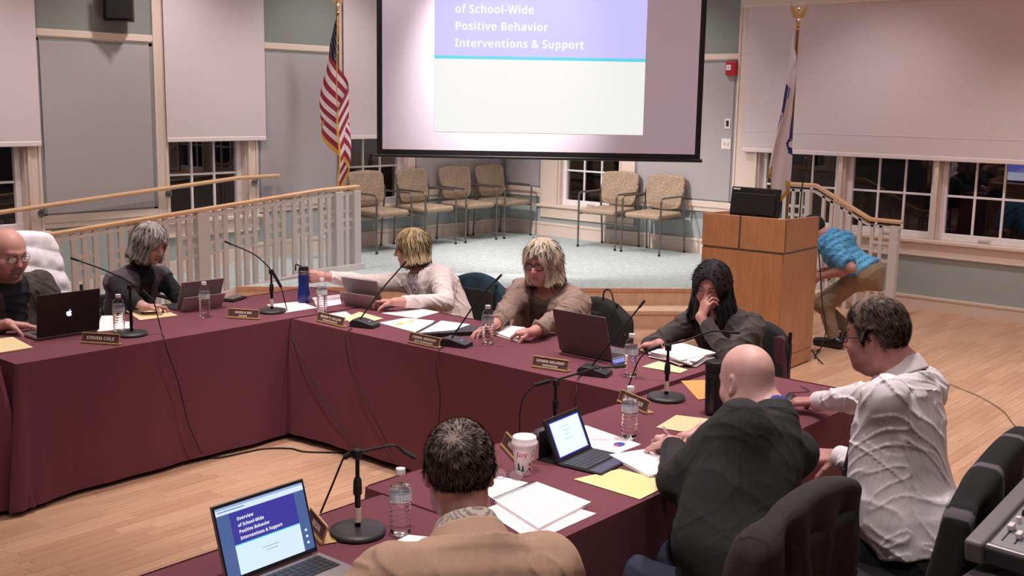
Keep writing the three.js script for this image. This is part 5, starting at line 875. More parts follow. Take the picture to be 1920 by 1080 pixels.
// ---- a person. o: label, pelvis, neck, facing (shoulder direction), head {at, look, up}, arms {L, R: {wrist, pole, hand}}, legs, clothes
function person(o) {
  const t = thing('person', o.label, 'person', [o.pelvis.x, 0, o.pelvis.z]), base = t.position.clone();
  const put = (name, g, m, parent = t) => { const q = part(name, g, m, parent); q.position.copy(base).multiplyScalar(-1); return q; };
  const U = o.neck.clone().sub(o.pelvis), LEN = U.length(); U.normalize();
  const left = U.clone().cross(o.facing).normalize(), F = left.clone().cross(U).normalize();   // the person's left, the chest's forward
  const hipL = V(0, 1, 0).cross(o.hipFacing ?? o.facing).normalize(), Fh = hipL.clone().cross(U).normalize();
  const g = o.girth ?? 1, sw = o.shoulder ?? 0.19, belly = o.belly ?? 0, hunch = o.hunch ?? 0.02, S = {};
  for (const [k, s] of [['L', 1], ['R', -1]]) S[k] = o.neck.clone().addScaledVector(U, -0.075 + (o.shrug?.[k] ?? 0)).addScaledVector(left, s * sw).addScaledVector(F, o.roll?.[k] ?? 0.0);
  const arm = {}; for (const k of ['L', 'R']) { const a = o.arms[k]; arm[k] = { s: S[k], w: a.wrist, e: a.elbow ?? ik(S[k], a.wrist, a.upper ?? 0.29, a.fore ?? 0.255, a.pole) }; }
  const leg = {}; for (const [k, s] of [['L', 1], ['R', -1]]) { const q = o.legs?.[k] ?? {}, fw = (o.hipFacing ?? o.facing).clone().setY(0).normalize(), h = o.pelvis.clone().addScaledVector(hipL, s * 0.09).add(V(0, -0.01, 0)); const ankle = q.ankle ?? h.clone().addScaledVector(fw, 0.42).addScaledVector(hipL, s * 0.03).setY(0.085); leg[k] = { h, a: ankle, k: q.knee ?? ik(h, ankle, 0.43, 0.4, V(fw.x, 0.9, fw.z)), toe: q.toe ?? ankle.clone().addScaledVector(fw, 0.17).setY(0.03) }; }
  const prof = [[-0.16, 0.165, 0.125], [0, 0.175, 0.13], [0.22, 0.162 + belly * 0.3, 0.118 + belly * 0.5], [0.45, 0.158 + belly * 0.15, 0.112 + belly * 0.25], [0.7, 0.172, 0.118], [0.86, 0.165, 0.1], [0.95, 0.115, 0.078], [1.0, 0.072, 0.066], [1.1, 0.058, 0.06]];
  const torso = (x, y, z, grow) => {
    const px = x - o.pelvis.x, py = y - o.pelvis.y, pz = z - o.pelvis.z, h = px * U.x + py * U.y + pz * U.z, tt = clamp(h / LEN, -0.16, 1.1), w = clamp(tt);
    let i = 1; while (i < prof.length - 1 && prof[i][0] < tt) i++; const p = prof[i - 1], q = prof[i], s = sstep(0, 1, (tt - p[0]) / (q[0] - p[0])) * 0.5 + 0.5 * (tt - p[0]) / (q[0] - p[0]);
    const a = lerp(p[1], q[1], s) * g + grow, b = lerp(p[2], q[2], s) * g + grow, lx = lerp(hipL.x, left.x, w), ly = lerp(hipL.y, left.y, w), lz = lerp(hipL.z, left.z, w), fx = lerp(Fh.x, F.x, w), fy = lerp(Fh.y, F.y, w), fz = lerp(Fh.z, F.z, w);
    const X = px * lx + py * ly + pz * lz, Z = px * fx + py * fy + pz * fz + hunch * sin(PI * clamp(tt)) - belly * 0.4 * exp(-((tt - 0.28) ** 2) / 0.05);
    const d = (sqrt((X / a) ** 2 + (Z / b) ** 2) - 1) * min(a, b), over = h - clamp(h, -0.16 * LEN, 1.1 * LEN); return over ? sqrt(max(d, 0) ** 2 + over * over) + min(d, 0) : d;
  };
  const local = (x, y, z) => { const px = x - o.pelvis.x, py = y - o.pelvis.y, pz = z - o.pelvis.z; return [px * left.x + py * left.y + pz * left.z, (px * U.x + py * U.y + pz * U.z) / LEN, px * F.x + py * F.y + pz * F.z]; };
  const ag = o.armGirth ?? 1;
  const armD = (k, x, y, z, grow, fore = true) => { const a = arm[k]; const u = cone(x, y, z, a.s, a.e, 0.053 * ag + grow, 0.042 * ag + grow * 0.8); return fore ? smin(u, cone(x, y, z, a.e, a.w, 0.041 * ag + grow * 0.8, 0.027 + grow * 0.7), 0.02) : u; };
  const bounds = (pts, pad) => { const lo = V(1e9, 1e9, 1e9), hi = V(-1e9, -1e9, -1e9); for (const p of pts) { lo.min(p); hi.max(p); } return [lo.subScalar(pad), hi.addScalar(pad)]; };
  // head
  const hd = o.head, hs = hd.scale ?? 1, HM = frameOf(hd.at, hd.look, hd.up ?? V(0, 1, 0)), HI = HM.clone().invert(), field = headField(hd), tint = headColour(hd), e = HI.elements;
  const toHead = (x, y, z) => [(e[0] * x + e[4] * y + e[8] * z + e[12]) / hs, (e[1] * x + e[5] * y + e[9] * z + e[13]) / hs, (e[2] * x + e[6] * y + e[10] * z + e[14]) / hs];
  const nb = V(...toHead(o.neck.x, o.neck.y, o.neck.z)), nt = V(0, -0.045, -0.028), nr = (hd.neckR ?? 0.054), nb2 = V(...toHead(...o.neck.clone().addScaledVector(U, -0.06).toArray()));
  const headF = (x, y, z) => { let d = field(x, y, z); d = smin(d, cone(x, y, z, nt, nb, nr, nr * 1.08), 0.03); return smin(d, cone(x, y, z, nb, nb2, nr * 1.08, nr * 1.12), 0.03); };
  const hb = [V(-0.11, min(-0.16, nb2.y - 0.03), min(-0.135, nb2.z - 0.1)), V(0.11, 0.135, 0.135)]; for (const p of [nb, nb2]) { hb[0].min(p.clone().subScalar(0.1)); hb[1].max(p.clone().addScalar(0.1)); }
  const world = (geo) => geo.applyMatrix4(new THREE.Matrix4().makeScale(hs, hs, hs).premultiply(HM));
  const pieces = [world(nets(headF, hb[0], hb[1], hd.cell ?? 0.0034, tint))];
  // hands with their forearms
  const skin = lin(hd.skin), handTint = (k) => (x, y, z) => { let c = scale3(skin, 0.99 + 0.07 * noise(x * 70, y * 70, z * 70)); const h = arm[k].hand; if (h) { let m = 1; for (const p of h.tips) m = min(m, Math.hypot(x - p.x, y - p.y, z - p.z) / 0.02); c = mix3([c[0] * 1.02, c[1] * 0.82, c[2] * 0.82], c, clamp(m)); } return c; };
  for (const k of ['L', 'R']) {
    const q = o.arms[k]; if (q.none) continue; const a = arm[k], dirA = a.w.clone().sub(a.e).normalize(), h = q.hand ? handField(a.w, q.hand.dir ?? dirA, q.hand.palm, (k === 'L' ? 1 : -1), q.hand.curl ?? CURL.relaxed, q.hand.scale ?? o.handScale ?? 1, q.hand.thumb) : null; a.hand = h; if (!h) continue;
    const bare = q.bare ?? 0.1, f0 = a.w.clone().addScaledVector(dirA, -bare), rr0 = lerp(0.027, 0.041 * ag, clamp(bare / 0.25)), lo = h.lo.clone().min(f0.clone().subScalar(0.05)), hi = h.hi.clone().max(f0.clone().addScalar(0.05));
    pieces.push(nets((x, y, z) => smin(h.f(x, y, z), cone(x, y, z, f0, a.w.clone().addScaledVector(dirA, 0.01), rr0, 0.0255), 0.016), lo, hi, q.hand.cell ?? 0.0036, handTint(k)));
  }
  // covered body at coarse cells
  { const pts = [o.pelvis, o.neck, ...['L', 'R'].flatMap((k) => [arm[k].s, arm[k].e, arm[k].w, leg[k].h, leg[k].k, leg[k].a])], [lo, hi] = bounds(pts, 0.2);
    pieces.push(nets((x, y, z) => { let d = torso(x, y, z, -0.022); for (const k of ['L', 'R']) { d = smin(d, armD(k, x, y, z, -0.014), 0.03); d = smin(d, min(cone(x, y, z, leg[k].h, leg[k].k, 0.062, 0.045), cone(x, y, z, leg[k].k, leg[k].a, 0.045, 0.03)), 0.03); } return d; }, lo, hi, 0.018, () => skin)); }
  const body = put('body', pieces, skinMat);
  // eyes
  if (!hd.noEyes) { const eg = eyeGeometry(hd.open ?? 0.8, hd.gaze); for (const s of [1, -1]) put('eye', world(eg.clone().translate(s * 0.0315, 0.0025, 0.0735)), eyeMats[hd.eyes ?? 'brown']); }
  const P = { t, put, o, arm, leg, local, torso, armD, bounds, toHead, world, field, headF, HM, hs, left, F, U, LEN, smin, S, base };
  return P;
}
// wrinkles: broad folds plus finer creases
const crease = (n, k) => pow(1 - min(1, abs(n) * 1.5), k);
const folds = (x, y, z, a = 0.005, f = 9) => {                          // thin raised creases running aslant, over soft broad ones
  const s = (x + z) * 0.7, d = (x - z) * 0.7, w = 0.25 * noise(x * 5, y * 5, z * 5);
  return -a * 1.1 * crease(noise(s * f * 0.55 + w * 3, (y + d * 0.8) * f * 1.5 + w * 4, d * f * 0.5), 4) - a * 0.8 * crease(noise(d * f * 0.6 + 7, (y - s * 0.9) * f * 1.7 + w * 5, s * f * 0.5 + 3), 5) + a * 0.7 * noise(x * f * 0.8, y * f * 0.6, z * f * 0.8) + a * 0.7;
};
// upper garment over torso and arms. q: grow, sleeve (arm reach 0..1 of the forearm), hem, open (front opening), colour, wrinkle
function garment(P, name, q, mat) {
  const { o, arm, local, torso, armD, bounds } = P, col = typeof q.colour === 'function' ? q.colour : (() => { const c = lin(q.colour); return (x, y, z) => scale3(c, 1 + 0.06 * noise(x * 90, y * 90, z * 90) + 0.05 * noise(x * 14, y * 14, z * 14)); })();
  const pts = [o.pelvis, o.neck, P.S.L, P.S.R], sleeves = {};
  if (q.sleeve !== 0) for (const k of ['L', 'R']) { const a = arm[k], s = q.sleeve ?? 0.93; pts.push(a.e, a.w); const cut = s > 1 ? a.e.clone().lerp(a.w, s - 1) : a.s.clone().lerp(a.e, s), d = (s > 1 ? a.w.clone().sub(a.e) : a.e.clone().sub(a.s)).normalize(); sleeves[k] = { cut, d, fore: s > 1 }; }
  const [lo, hi] = bounds(pts, 0.27), gr = q.grow ?? 0.012, ga = q.armGrow ?? gr, nk = o.neck, U = P.U, nr = q.neck ?? 0.075, hem = q.hem ?? -0.1, wr = q.wrinkle ?? 0.004, wf = q.freq ?? 10;
  const f = (x, y, z) => {
    const [lx, lt, lz] = local(x, y, z);
    let d = torso(x, y, z, gr), ad = 1e9; const top = q.top ?? 1.0;
    d = smax(smax(d, (hem - lt) * P.LEN, 0.01), (lt - top) * P.LEN, 0.008);
    if (q.open && lz > 0.0) { const [t0, w0, t1, w1] = q.open, w = lt < t0 ? w0 : lerp(w0, w1, (lt - t0) / (t1 - t0)), edge = w - abs(lx - (q.openX ?? 0)); d = smax(d, edge, 0.004); if (q.lapel && edge < 0 && edge > -q.lapel && lt > t0) d -= 0.007 * sstep(-q.lapel, -q.lapel + 0.006, edge); }
    for (const k in sleeves) { const s = sleeves[k], a = armD(k, x, y, z, ga, s.fore); const side = (x - s.cut.x) * s.d.x + (y - s.cut.y) * s.d.y + (z - s.cut.z) * s.d.z; ad = min(ad, smax(a, side, 0.006)); }
    if (ad < 1e8) d = smin(d, ad, q.blend ?? 0.06);
    d += folds(x, y, z, wr * (ad < 0.02 ? 1.5 : 1), wf) + (q.extra ? q.extra(x, y, z, lx, lt, lz) : 0);
    const hx = x - nk.x, hy = y - nk.y, hz = z - nk.z, al = hx * U.x + hy * U.y + hz * U.z, rad = sqrt(max(0, hx * hx + hy * hy + hz * hz - al * al)); const cutR = al > -0.035 ? nr + (q.neckSlope ?? 0.25) * -al : nr + (q.neckSlope ?? 0.25) * 0.035 + (al + 0.035) * 3; if (cutR > 0) d = smax(d, cutR - rad, 0.006);
    return d;
  };
  return P.put(name, nets(f, lo, hi, q.cell ?? 0.011, (x, y, z, a, b, c) => col(x, y, z, a, b, c)), mat ?? clothMatP);
}
function trousers(P, colour, o = {}) {
  const { leg, bounds, torso, local } = P, c = lin(colour), pts = ['L', 'R'].flatMap((k) => [leg[k].h, leg[k].k, leg[k].a]).concat([P.o.pelvis]), [lo, hi] = bounds(pts, 0.24);
  P.put('trousers', nets((x, y, z) => { const [, lt] = local(x, y, z); let d = smax(torso(x, y, z, 0.006), (lt - (o.waist ?? 0.12)) * P.LEN, 0.01); for (const k of ['L', 'R']) { const q = leg[k], cut = (x - q.a.x) * 0 + (q.a.y - 0.0 - y); let l = smin(cone(x, y, z, q.h, q.k, 0.092, 0.066), cone(x, y, z, q.k, q.a, 0.066, 0.056), 0.04); l = smax(l, q.a.y - 0.035 - y, 0.006); d = smin(d, l, 0.05); } return d + folds(x, y, z, o.wrinkle ?? 0.005, 9); }, lo, hi, o.cell ?? 0.013, (x, y, z) => scale3(c, 1 + 0.08 * noise(x * 80, y * 80, z * 80))), clothMatP);
  for (const k of ['L', 'R']) { const q = leg[k], d = q.toe.clone().sub(q.a).setY(0).normalize(), h = q.a.clone().addScaledVector(d, -0.055).setY(q.a.y - 0.05), tp = q.toe.clone().setY(max(0.035, q.toe.y)); const [l2, h2] = bounds([h, tp, q.a], 0.08), fl = min(q.a.y - 0.085, 0) ; 
    P.put('shoe', nets((x, y, z) => smax(smin(smin(cone(x, y, z, h, tp, 0.043, 0.038), cone(x, y, z, h.clone().addScaledVector(d, 0.03).setY(h.y + 0.02), q.a, 0.045, 0.046), 0.03), ball(x, y, z, h.x, h.y, h.z, 0.044), 0.02), (o.sole ?? 0.001) + fl - y, 0.004), l2, h2, 0.006, () => lin('#141214')), std(0xffffff, 0.35, { vertexColors: true })); }
}
// hair over the head. q.shape(x, y, z, cranium) in head coordinates
function hair(P, q) {
  const a = lin(q.hex), b = lin(q.hex2 ?? q.hex), c3 = lin(q.hex3 ?? q.hex), cr = (x, y, z) => ell(x, y, z, 0, 0.028, -0.012, 0.0765, 0.089, 0.098);
  const shape = (x, y, z) => q.shape(x, y, z, cr(x, y, z)), lo = V(...(q.lo ?? [-0.13, -0.16, -0.15])), hi = V(...(q.hi ?? [0.13, 0.16, 0.14]));
  const col = (x, y, z) => { const s = q.streak ? q.streak(x, y, z) : noise(atan2(x, z + 0.02) * 9, y * 8, 2) * 0.5 + noise(atan2(x, z + 0.02) * 26, y * 12, 5) * 0.5; return s > 0 ? mix3(a, b, min(1, s * 1.6)) : mix3(a, c3, min(1, -s * 1.6)); };
  const g = nets(shape, lo, hi, q.cell ?? 0.0042, col), list = [g];
  if (q.strands) {                                                    // loose strands laid along the flow
    const pos = g.attributes.position, nor = g.attributes.normal, n = pos.count, P3 = [], N3 = [], C3 = [], U3 = [];
    for (let i = 0; i < q.strands; i++) {
      const k = floor(rnd() * n); let p = V(pos.getX(k), pos.getY(k), pos.getZ(k)); const nn = V(nor.getX(k), nor.getY(k), nor.getZ(k)); if ((q.skip ?? ((a) => a.z > 0.045 && abs(a.x) < 0.075 && a.y < 0.075))(p, nn)) continue;
      let d = q.flow(p, nn); d.addScaledVector(nn, -d.dot(nn)).normalize(); d.add(V(rr(-1, 1), rr(-1, 1), rr(-1, 1)).multiplyScalar(q.messy ?? 0.18)).normalize(); const L = (q.len ?? 0.03) * rr(0.6, 1.3) * (q.lenAt ? q.lenAt(p) : 1), w = (q.width ?? 0.0011) * rr(0.7, 1.3), sd = d.clone().cross(nn).normalize(); const cc = scale3(col(p.x, p.y, p.z), rr(1 - (q.vary ?? 0.18), 1 + (q.vary ?? 0.18) * 1.3)), lift = q.lift ?? 0.25, seg = 3; let prev = null;
      p.addScaledVector(nn, -0.001);
      for (let m = 0; m <= seg; m++) { const tt = m / seg, c = p.clone().addScaledVector(d, L * tt).addScaledVector(nn, L * lift * tt * (1 - (q.fall ?? 0.75) * tt)), ww = w * (1 - tt * 0.85), l = c.clone().addScaledVector(sd, ww), r = c.clone().addScaledVector(sd, -ww); if (prev) for (const v of [prev[0], prev[1], r, prev[0], r, l]) { P3.push(v.x, v.y, v.z); N3.push(nn.x, nn.y, nn.z); C3.push(...cc); U3.push(0, 0); } prev = [l, r]; }
    }
    const s = new THREE.BufferGeometry(); s.setAttribute('position', new THREE.Float32BufferAttribute(P3, 3)); s.setAttribute('normal', new THREE.Float32BufferAttribute(N3, 3)); s.setAttribute('color', new THREE.Float32BufferAttribute(C3, 3)); s.setAttribute('uv', new THREE.Float32BufferAttribute(U3, 2)); list.push(s);
  }
  return P.put('hair', P.world(fix(list)), hairMat);
}
// a bob: cap plus a curtain down to q.bottom, with an opening for the face
const bob = (q) => (x, y, z, c) => {
  const ang = atan2(x, z + 0.02), rx = q.rx + (0.06 - y) * (q.flareX ?? 0.12), rz = q.rz + (0.06 - y) * (q.flareZ ?? 0.05), zc = q.zc ?? -0.02;
  let d = c - q.t, s = (sqrt((x / rx) ** 2 + ((z - zc) / rz) ** 2) - 1) * min(rx, rz); s = smax(s, y - 0.05, 0.03); s = smax(s, q.bottom(ang, x, z) - y, 0.012); d = smin(d, s, 0.03);
  const part = q.part ?? 0; if (y > 0.06) d += 0.006 * exp(-((x - part) ** 2) / 0.00006) * sstep(-0.05, 0.02, z);
  d += 0.0028 * noise(ang * 13, y * 9 + z * 6, 1) + 0.0016 * noise(ang * 34, y * 12, 7);
  const open = q.face(x, y, z); return smax(d, -open, 0.007);
};
function glasses(P, q = {}) {
  const r = q.r ?? 0.0011, w = q.w ?? 0.0235, h = q.h ?? 0.017, mat = q.mat ?? M.dark, g = new THREE.Group(); g.name = 'glasses'; P.t.add(g);
  const rim = (s) => { const pts = []; for (let i = 0; i <= 28; i++) { const a = i / 28 * PI * 2, n = q.square ? 0.55 : 0.9, cx = Math.sign(cos(a)) * pow(abs(cos(a)), n), cy = Math.sign(sin(a)) * pow(abs(sin(a)), n); pts.push(V(s * 0.032 + cx * w, 0.0 + cy * h, 0.1 - abs(s * 0.032 + cx * w) * 0.16)); } return new THREE.TubeGeometry(new THREE.CatmullRomCurve3(pts.slice(0, -1), true), 40, r, 6, true); };
  const frame = [rim(1), rim(-1), tube([V(-0.009, 0.004, 0.101), V(0, 0.008, 0.104), V(0.009, 0.004, 0.101)], r, 6, 10)]; for (const s of [1, -1]) frame.push(tube([V(s * 0.055, 0.006, 0.09), V(s * 0.07, 0.006, 0.075), V(s * 0.0805, 0.004, 0.02), V(s * 0.083, -0.004, -0.025)], r, 6, 20));
  const a = part('frame', P.world(fix(frame)), mat, g); a.position.copy(P.base).multiplyScalar(-1);
  for (const s of [1, -1]) { const sh = new THREE.Shape(); for (let i = 0; i < 28; i++) { const t = i / 28 * PI * 2, n = q.square ? 0.55 : 0.9; sh.lineTo(Math.sign(cos(t)) * pow(abs(cos(t)), n) * w, Math.sign(sin(t)) * pow(abs(sin(t)), n) * h); } const l = part('lens', P.world(new THREE.ExtrudeGeometry(sh, { depth: 0.0012, bevelEnabled: false }).translate(s * 0.032, 0, 0.0945)), M.glass, g); l.position.copy(P.base).multiplyScalar(-1); }
}
// ------------------------------------------------------------------ the nine people
const up = (p, x, y, z) => p.clone().add(V(x, y, z));
const shirtFront = (P, colour, top = 0.985, grow = 0.004, name = 'shirt') => garment(P, name, { colour, grow, sleeve: 0, top, neck: 0.06, hem: 0.0, wrinkle: 0.002, cell: 0.01 });
function collar(P, colour, o = {}) {                                   // a folded collar ring round the neck
  const c = lin(colour), U = P.U, n = P.o.neck.clone().addScaledVector(U, o.shift ?? 0.0).addScaledVector(P.F, o.fwd ?? 0.004), r = o.r ?? 0.068, h = o.h ?? 0.035, [lo, hi] = P.bounds([n], 0.16);
  return P.put('collar', nets((x, y, z) => { const px = x - n.x, py = y - n.y, pz = z - n.z, a = px * U.x + py * U.y + pz * U.z, lx = px * P.left.x + py * P.left.y + pz * P.left.z, lz = px * P.F.x + py * P.F.y + pz * P.F.z, rad = sqrt((lx / 1.05) ** 2 + (lz) ** 2), tilt = a - lz * -0.25; let d = abs(rad - (r - tilt * 0.45)) - (o.t ?? 0.006); d = smax(d, abs(tilt) - h, 0.006); if (lz > 0) d = smax(d, (o.gap ?? 0.018) + max(0, -tilt) * (o.vee ?? 0.4) - abs(lx), 0.004); return d; }, lo, hi, 0.006, (x, y, z) => (o.stripe ? o.stripe(x, y, z, c) : c)), cottonMat);
}
const tweed = (hex, k = 0.16) => { const c = lin(hex); return (x, y, z) => scale3(c, 1 + k * noise(x * 160, y * 160, z * 160) + k * 0.6 * noise(x * 24, y * 24, z * 24)); };

// 1 bald man with glasses and goatee, far left
{
  const at = V(-6.2, 1.135, -2.845), neck = V(-6.3, 0.985, -2.87), wr = onY(12, 607, 0.79), wd = onY(70, 610, 0.77).sub(wr), wl = V(-5.95, 0.79, -3.02);
  const P = person({ label: 'bald man with glasses and a goatee in a dark suit, typing on a dark laptop', pelvis: V(-6.45, 0.53, -2.88), neck, facing: V(1, 0, -0.06), girth: 1.22, shoulder: 0.215, belly: 0.1, armGirth: 1.2, hunch: 0.03,
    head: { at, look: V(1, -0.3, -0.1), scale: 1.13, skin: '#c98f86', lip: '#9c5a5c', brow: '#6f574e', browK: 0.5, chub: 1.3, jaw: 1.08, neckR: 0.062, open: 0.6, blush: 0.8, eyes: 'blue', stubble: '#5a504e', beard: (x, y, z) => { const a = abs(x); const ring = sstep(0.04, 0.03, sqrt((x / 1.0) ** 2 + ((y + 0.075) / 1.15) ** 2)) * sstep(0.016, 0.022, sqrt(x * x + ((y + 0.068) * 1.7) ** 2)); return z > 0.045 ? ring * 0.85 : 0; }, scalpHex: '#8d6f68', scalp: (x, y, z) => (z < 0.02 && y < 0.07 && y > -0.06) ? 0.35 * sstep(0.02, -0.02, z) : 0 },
    arms: { R: { wrist: wr, pole: V(-0.4, -1, 0.6), bare: 0.05, hand: { dir: wd, palm: V(0.1, -1, 0), curl: CURL.typing, scale: 1.08 } }, L: { wrist: wl, pole: V(-0.4, -1, -0.6), bare: 0.05, hand: { dir: V(1, -0.15, 0.1), palm: V(0.1, -1, 0), curl: CURL.typing, scale: 1.08 } } } });
  garment(P, 'shirt', { colour: '#23222b', grow: 0.006, sleeve: 0, top: 1.0, neck: 0.064, neckSlope: 0.15, hem: 0, wrinkle: 0.003 });
  garment(P, 'jacket', { colour: tweed('#4b4342', 0.18), grow: 0.02, sleeve: 1.9, open: [0.3, 0.035, 0.95, 0.085], lapel: 0.05, neck: 0.082, wrinkle: 0.005 }, woolMat);
  collar(P, '#463e3c', { r: 0.086, h: 0.03, gap: 0.05, shift: -0.015 });
  trousers(P, '#24232a'); glasses(P, { mat: M.dark, r: 0.0014, w: 0.024, h: 0.0155 });
}
// 2 grey-haired woman in a grey vest
{
  const at = onX(281, 457, -6.3), neck = up(at, -0.1, -0.168, 0.015), wr = onY(270, 575, 0.785), wl = V(-6.0, 0.785, -3.92);
  const P = person({ label: 'woman with chin-length grey hair, black turtleneck and grey vest, using a grey tablet', pelvis: V(-6.56, 0.53, -3.76), neck, facing: V(1, 0, -0.1), girth: 0.95, shoulder: 0.17, hunch: 0.025,
    head: { at, look: V(1, -0.36, -0.2), scale: 1.0, skin: '#c99a90', lip: '#a0605f', brow: '#8d7a70', browK: 0.5, jaw: 0.94, neckR: 0.047, open: 0.5 },
    arms: { R: { wrist: wr, pole: V(-0.5, -1, 0.5), bare: 0.07, hand: { dir: onY(322, 572, 0.77).sub(wr), palm: V(0.1, -1, 0.1), curl: CURL.typing, scale: 0.95 } }, L: { wrist: wl, pole: V(-0.5, -1, -0.5), bare: 0.05, hand: { dir: V(1, -0.1, 0.1), palm: V(0, -1, 0), curl: CURL.typing, scale: 0.95 } } } });
  garment(P, 'turtleneck', { colour: '#17161a', grow: 0.008, sleeve: 1.86, top: 1.12, neck: 0.04, wrinkle: 0.004 });
  garment(P, 'vest', { colour: tweed('#57525a', 0.16), grow: 0.022, sleeve: 0.16, armGrow: 0.018, open: [0.05, 0.035, 0.95, 0.055], lapel: 0.03, neck: 0.07, wrinkle: 0.004 }, woolMat);
  trousers(P, '#1d1c20');
  hair(P, { hex: '#968c87', hex2: '#bdb4ae', hex3: '#6b6360', strands: 2200, len: 0.045, width: 0.0014, lift: 0.1, messy: 0.22, flow: (p, n) => V(p.x * 0.6, -1, p.y > 0.06 ? p.z * 2 : -0.1), lo: [-0.16, -0.17, -0.17], hi: [0.16, 0.16, 0.14],
    shape: bob({ t: 0.026, rx: 0.088, rz: 0.1, flareX: 0.16, flareZ: 0.1, zc: -0.022, part: 0.02, bottom: (a, x, z) => -0.105 + 0.02 * abs(sin(a * 0.5)) * 0 + 0.006 * sin(a * 9), face: (x, y, z) => ell(x, y, z, 0.0, -0.05, 0.125, 0.068, 0.1, 0.09) }) });
}
// 3 blonde woman in a white blazer
const FL = FLASK;
{
  const at = onZ(771, 466, -5.15), neck = up(at, 0.045, -0.135, -0.05), look = V(-0.84, -0.12, 0.54), wr = V(FL.x + 0.045, T + 0.158, FL.z - 0.125);
  const P = person({ label: 'blonde woman in glasses and a white blazer, reaching for the blue flask', pelvis: V(-5.16, 0.5, -5.34), neck, facing: V(-0.2, 0, 0.98), hipFacing: V(-0.1, 0, 1), girth: 1.12, shoulder: 0.18, belly: 0.03, armGirth: 1.05, roll: { R: 0.03 }, handScale: 0.95,
    head: { at, look, scale: 1.02, skin: '#d0978c', lip: '#a65a5e', brow: '#a08060', browK: 0.4, chub: 0.5, neckR: 0.05, open: 0.65, eyes: 'blue', nose: 1.05 },
    arms: { R: { wrist: wr, pole: V(-0.3, -1, 0.0), upper: 0.31, fore: 0.28, bare: 0.1, hand: { dir: V(-0.55, -0.02, 0.95), palm: V(-0.95, 0, -0.3), curl: CURL.wrap, thumb: { d: 0.8, s: 0.2, n: 0.55, b: 0.3, i: 0.0 } } }, L: { wrist: onY(742, 566, 0.795), elbow: onZ(836, 566, -5.05), bare: 0.06, hand: { dir: onY(700, 562, 0.79).sub(onY(742, 566, 0.795)), palm: V(0, -1, 0.1), curl: CURL.typing } } } });
  const dots = (x, y, z) => { const n = noise(x * 52, y * 52, z * 52); return n > 0.42 ? lin('#3b4a72') : n < -0.5 ? lin('#9c4050') : lin('#e6d9dc'); };
  garment(P, 'blouse', { colour: dots, grow: 0.006, sleeve: 0, top: 0.985, neck: 0.062, hem: 0, wrinkle: 0.004, cell: 0.009 });
  garment(P, 'blazer', { colour: '#e9d8d6', grow: 0.02, sleeve: 1.88, open: [0.0, 0.055, 0.95, 0.07], lapel: 0.045, neck: 0.078, wrinkle: 0.006, freq: 12 });
  trousers(P, '#2b2a33'); collar(P, '#e9d8d6', { r: 0.082, h: 0.028, gap: 0.05, shift: -0.012 }); glasses(P, { r: 0.0012, w: 0.022, h: 0.014 });
  hair(P, { hex: '#ccae82', hex2: '#e0cfbc', hex3: '#b3946a', strands: 2200, len: 0.055, width: 0.0013, lift: 0.08, messy: 0.1, flow: (p, n) => V(p.x * 0.5, -1, p.y > 0.07 ? -p.z : -0.15), lo: [-0.15, -0.16, -0.17], hi: [0.15, 0.16, 0.14],
    shape: bob({ t: 0.022, rx: 0.084, rz: 0.098, flareX: 0.1, flareZ: 0.04, zc: -0.022, part: -0.02, bottom: (a) => -0.1 - 0.012 * (1 - abs(a) / PI) + 0.004 * sin(a * 11), face: (x, y, z) => ell(x, y, z, 0, -0.035, 0.13, 0.12, 0.1, 0.118) }) });
}
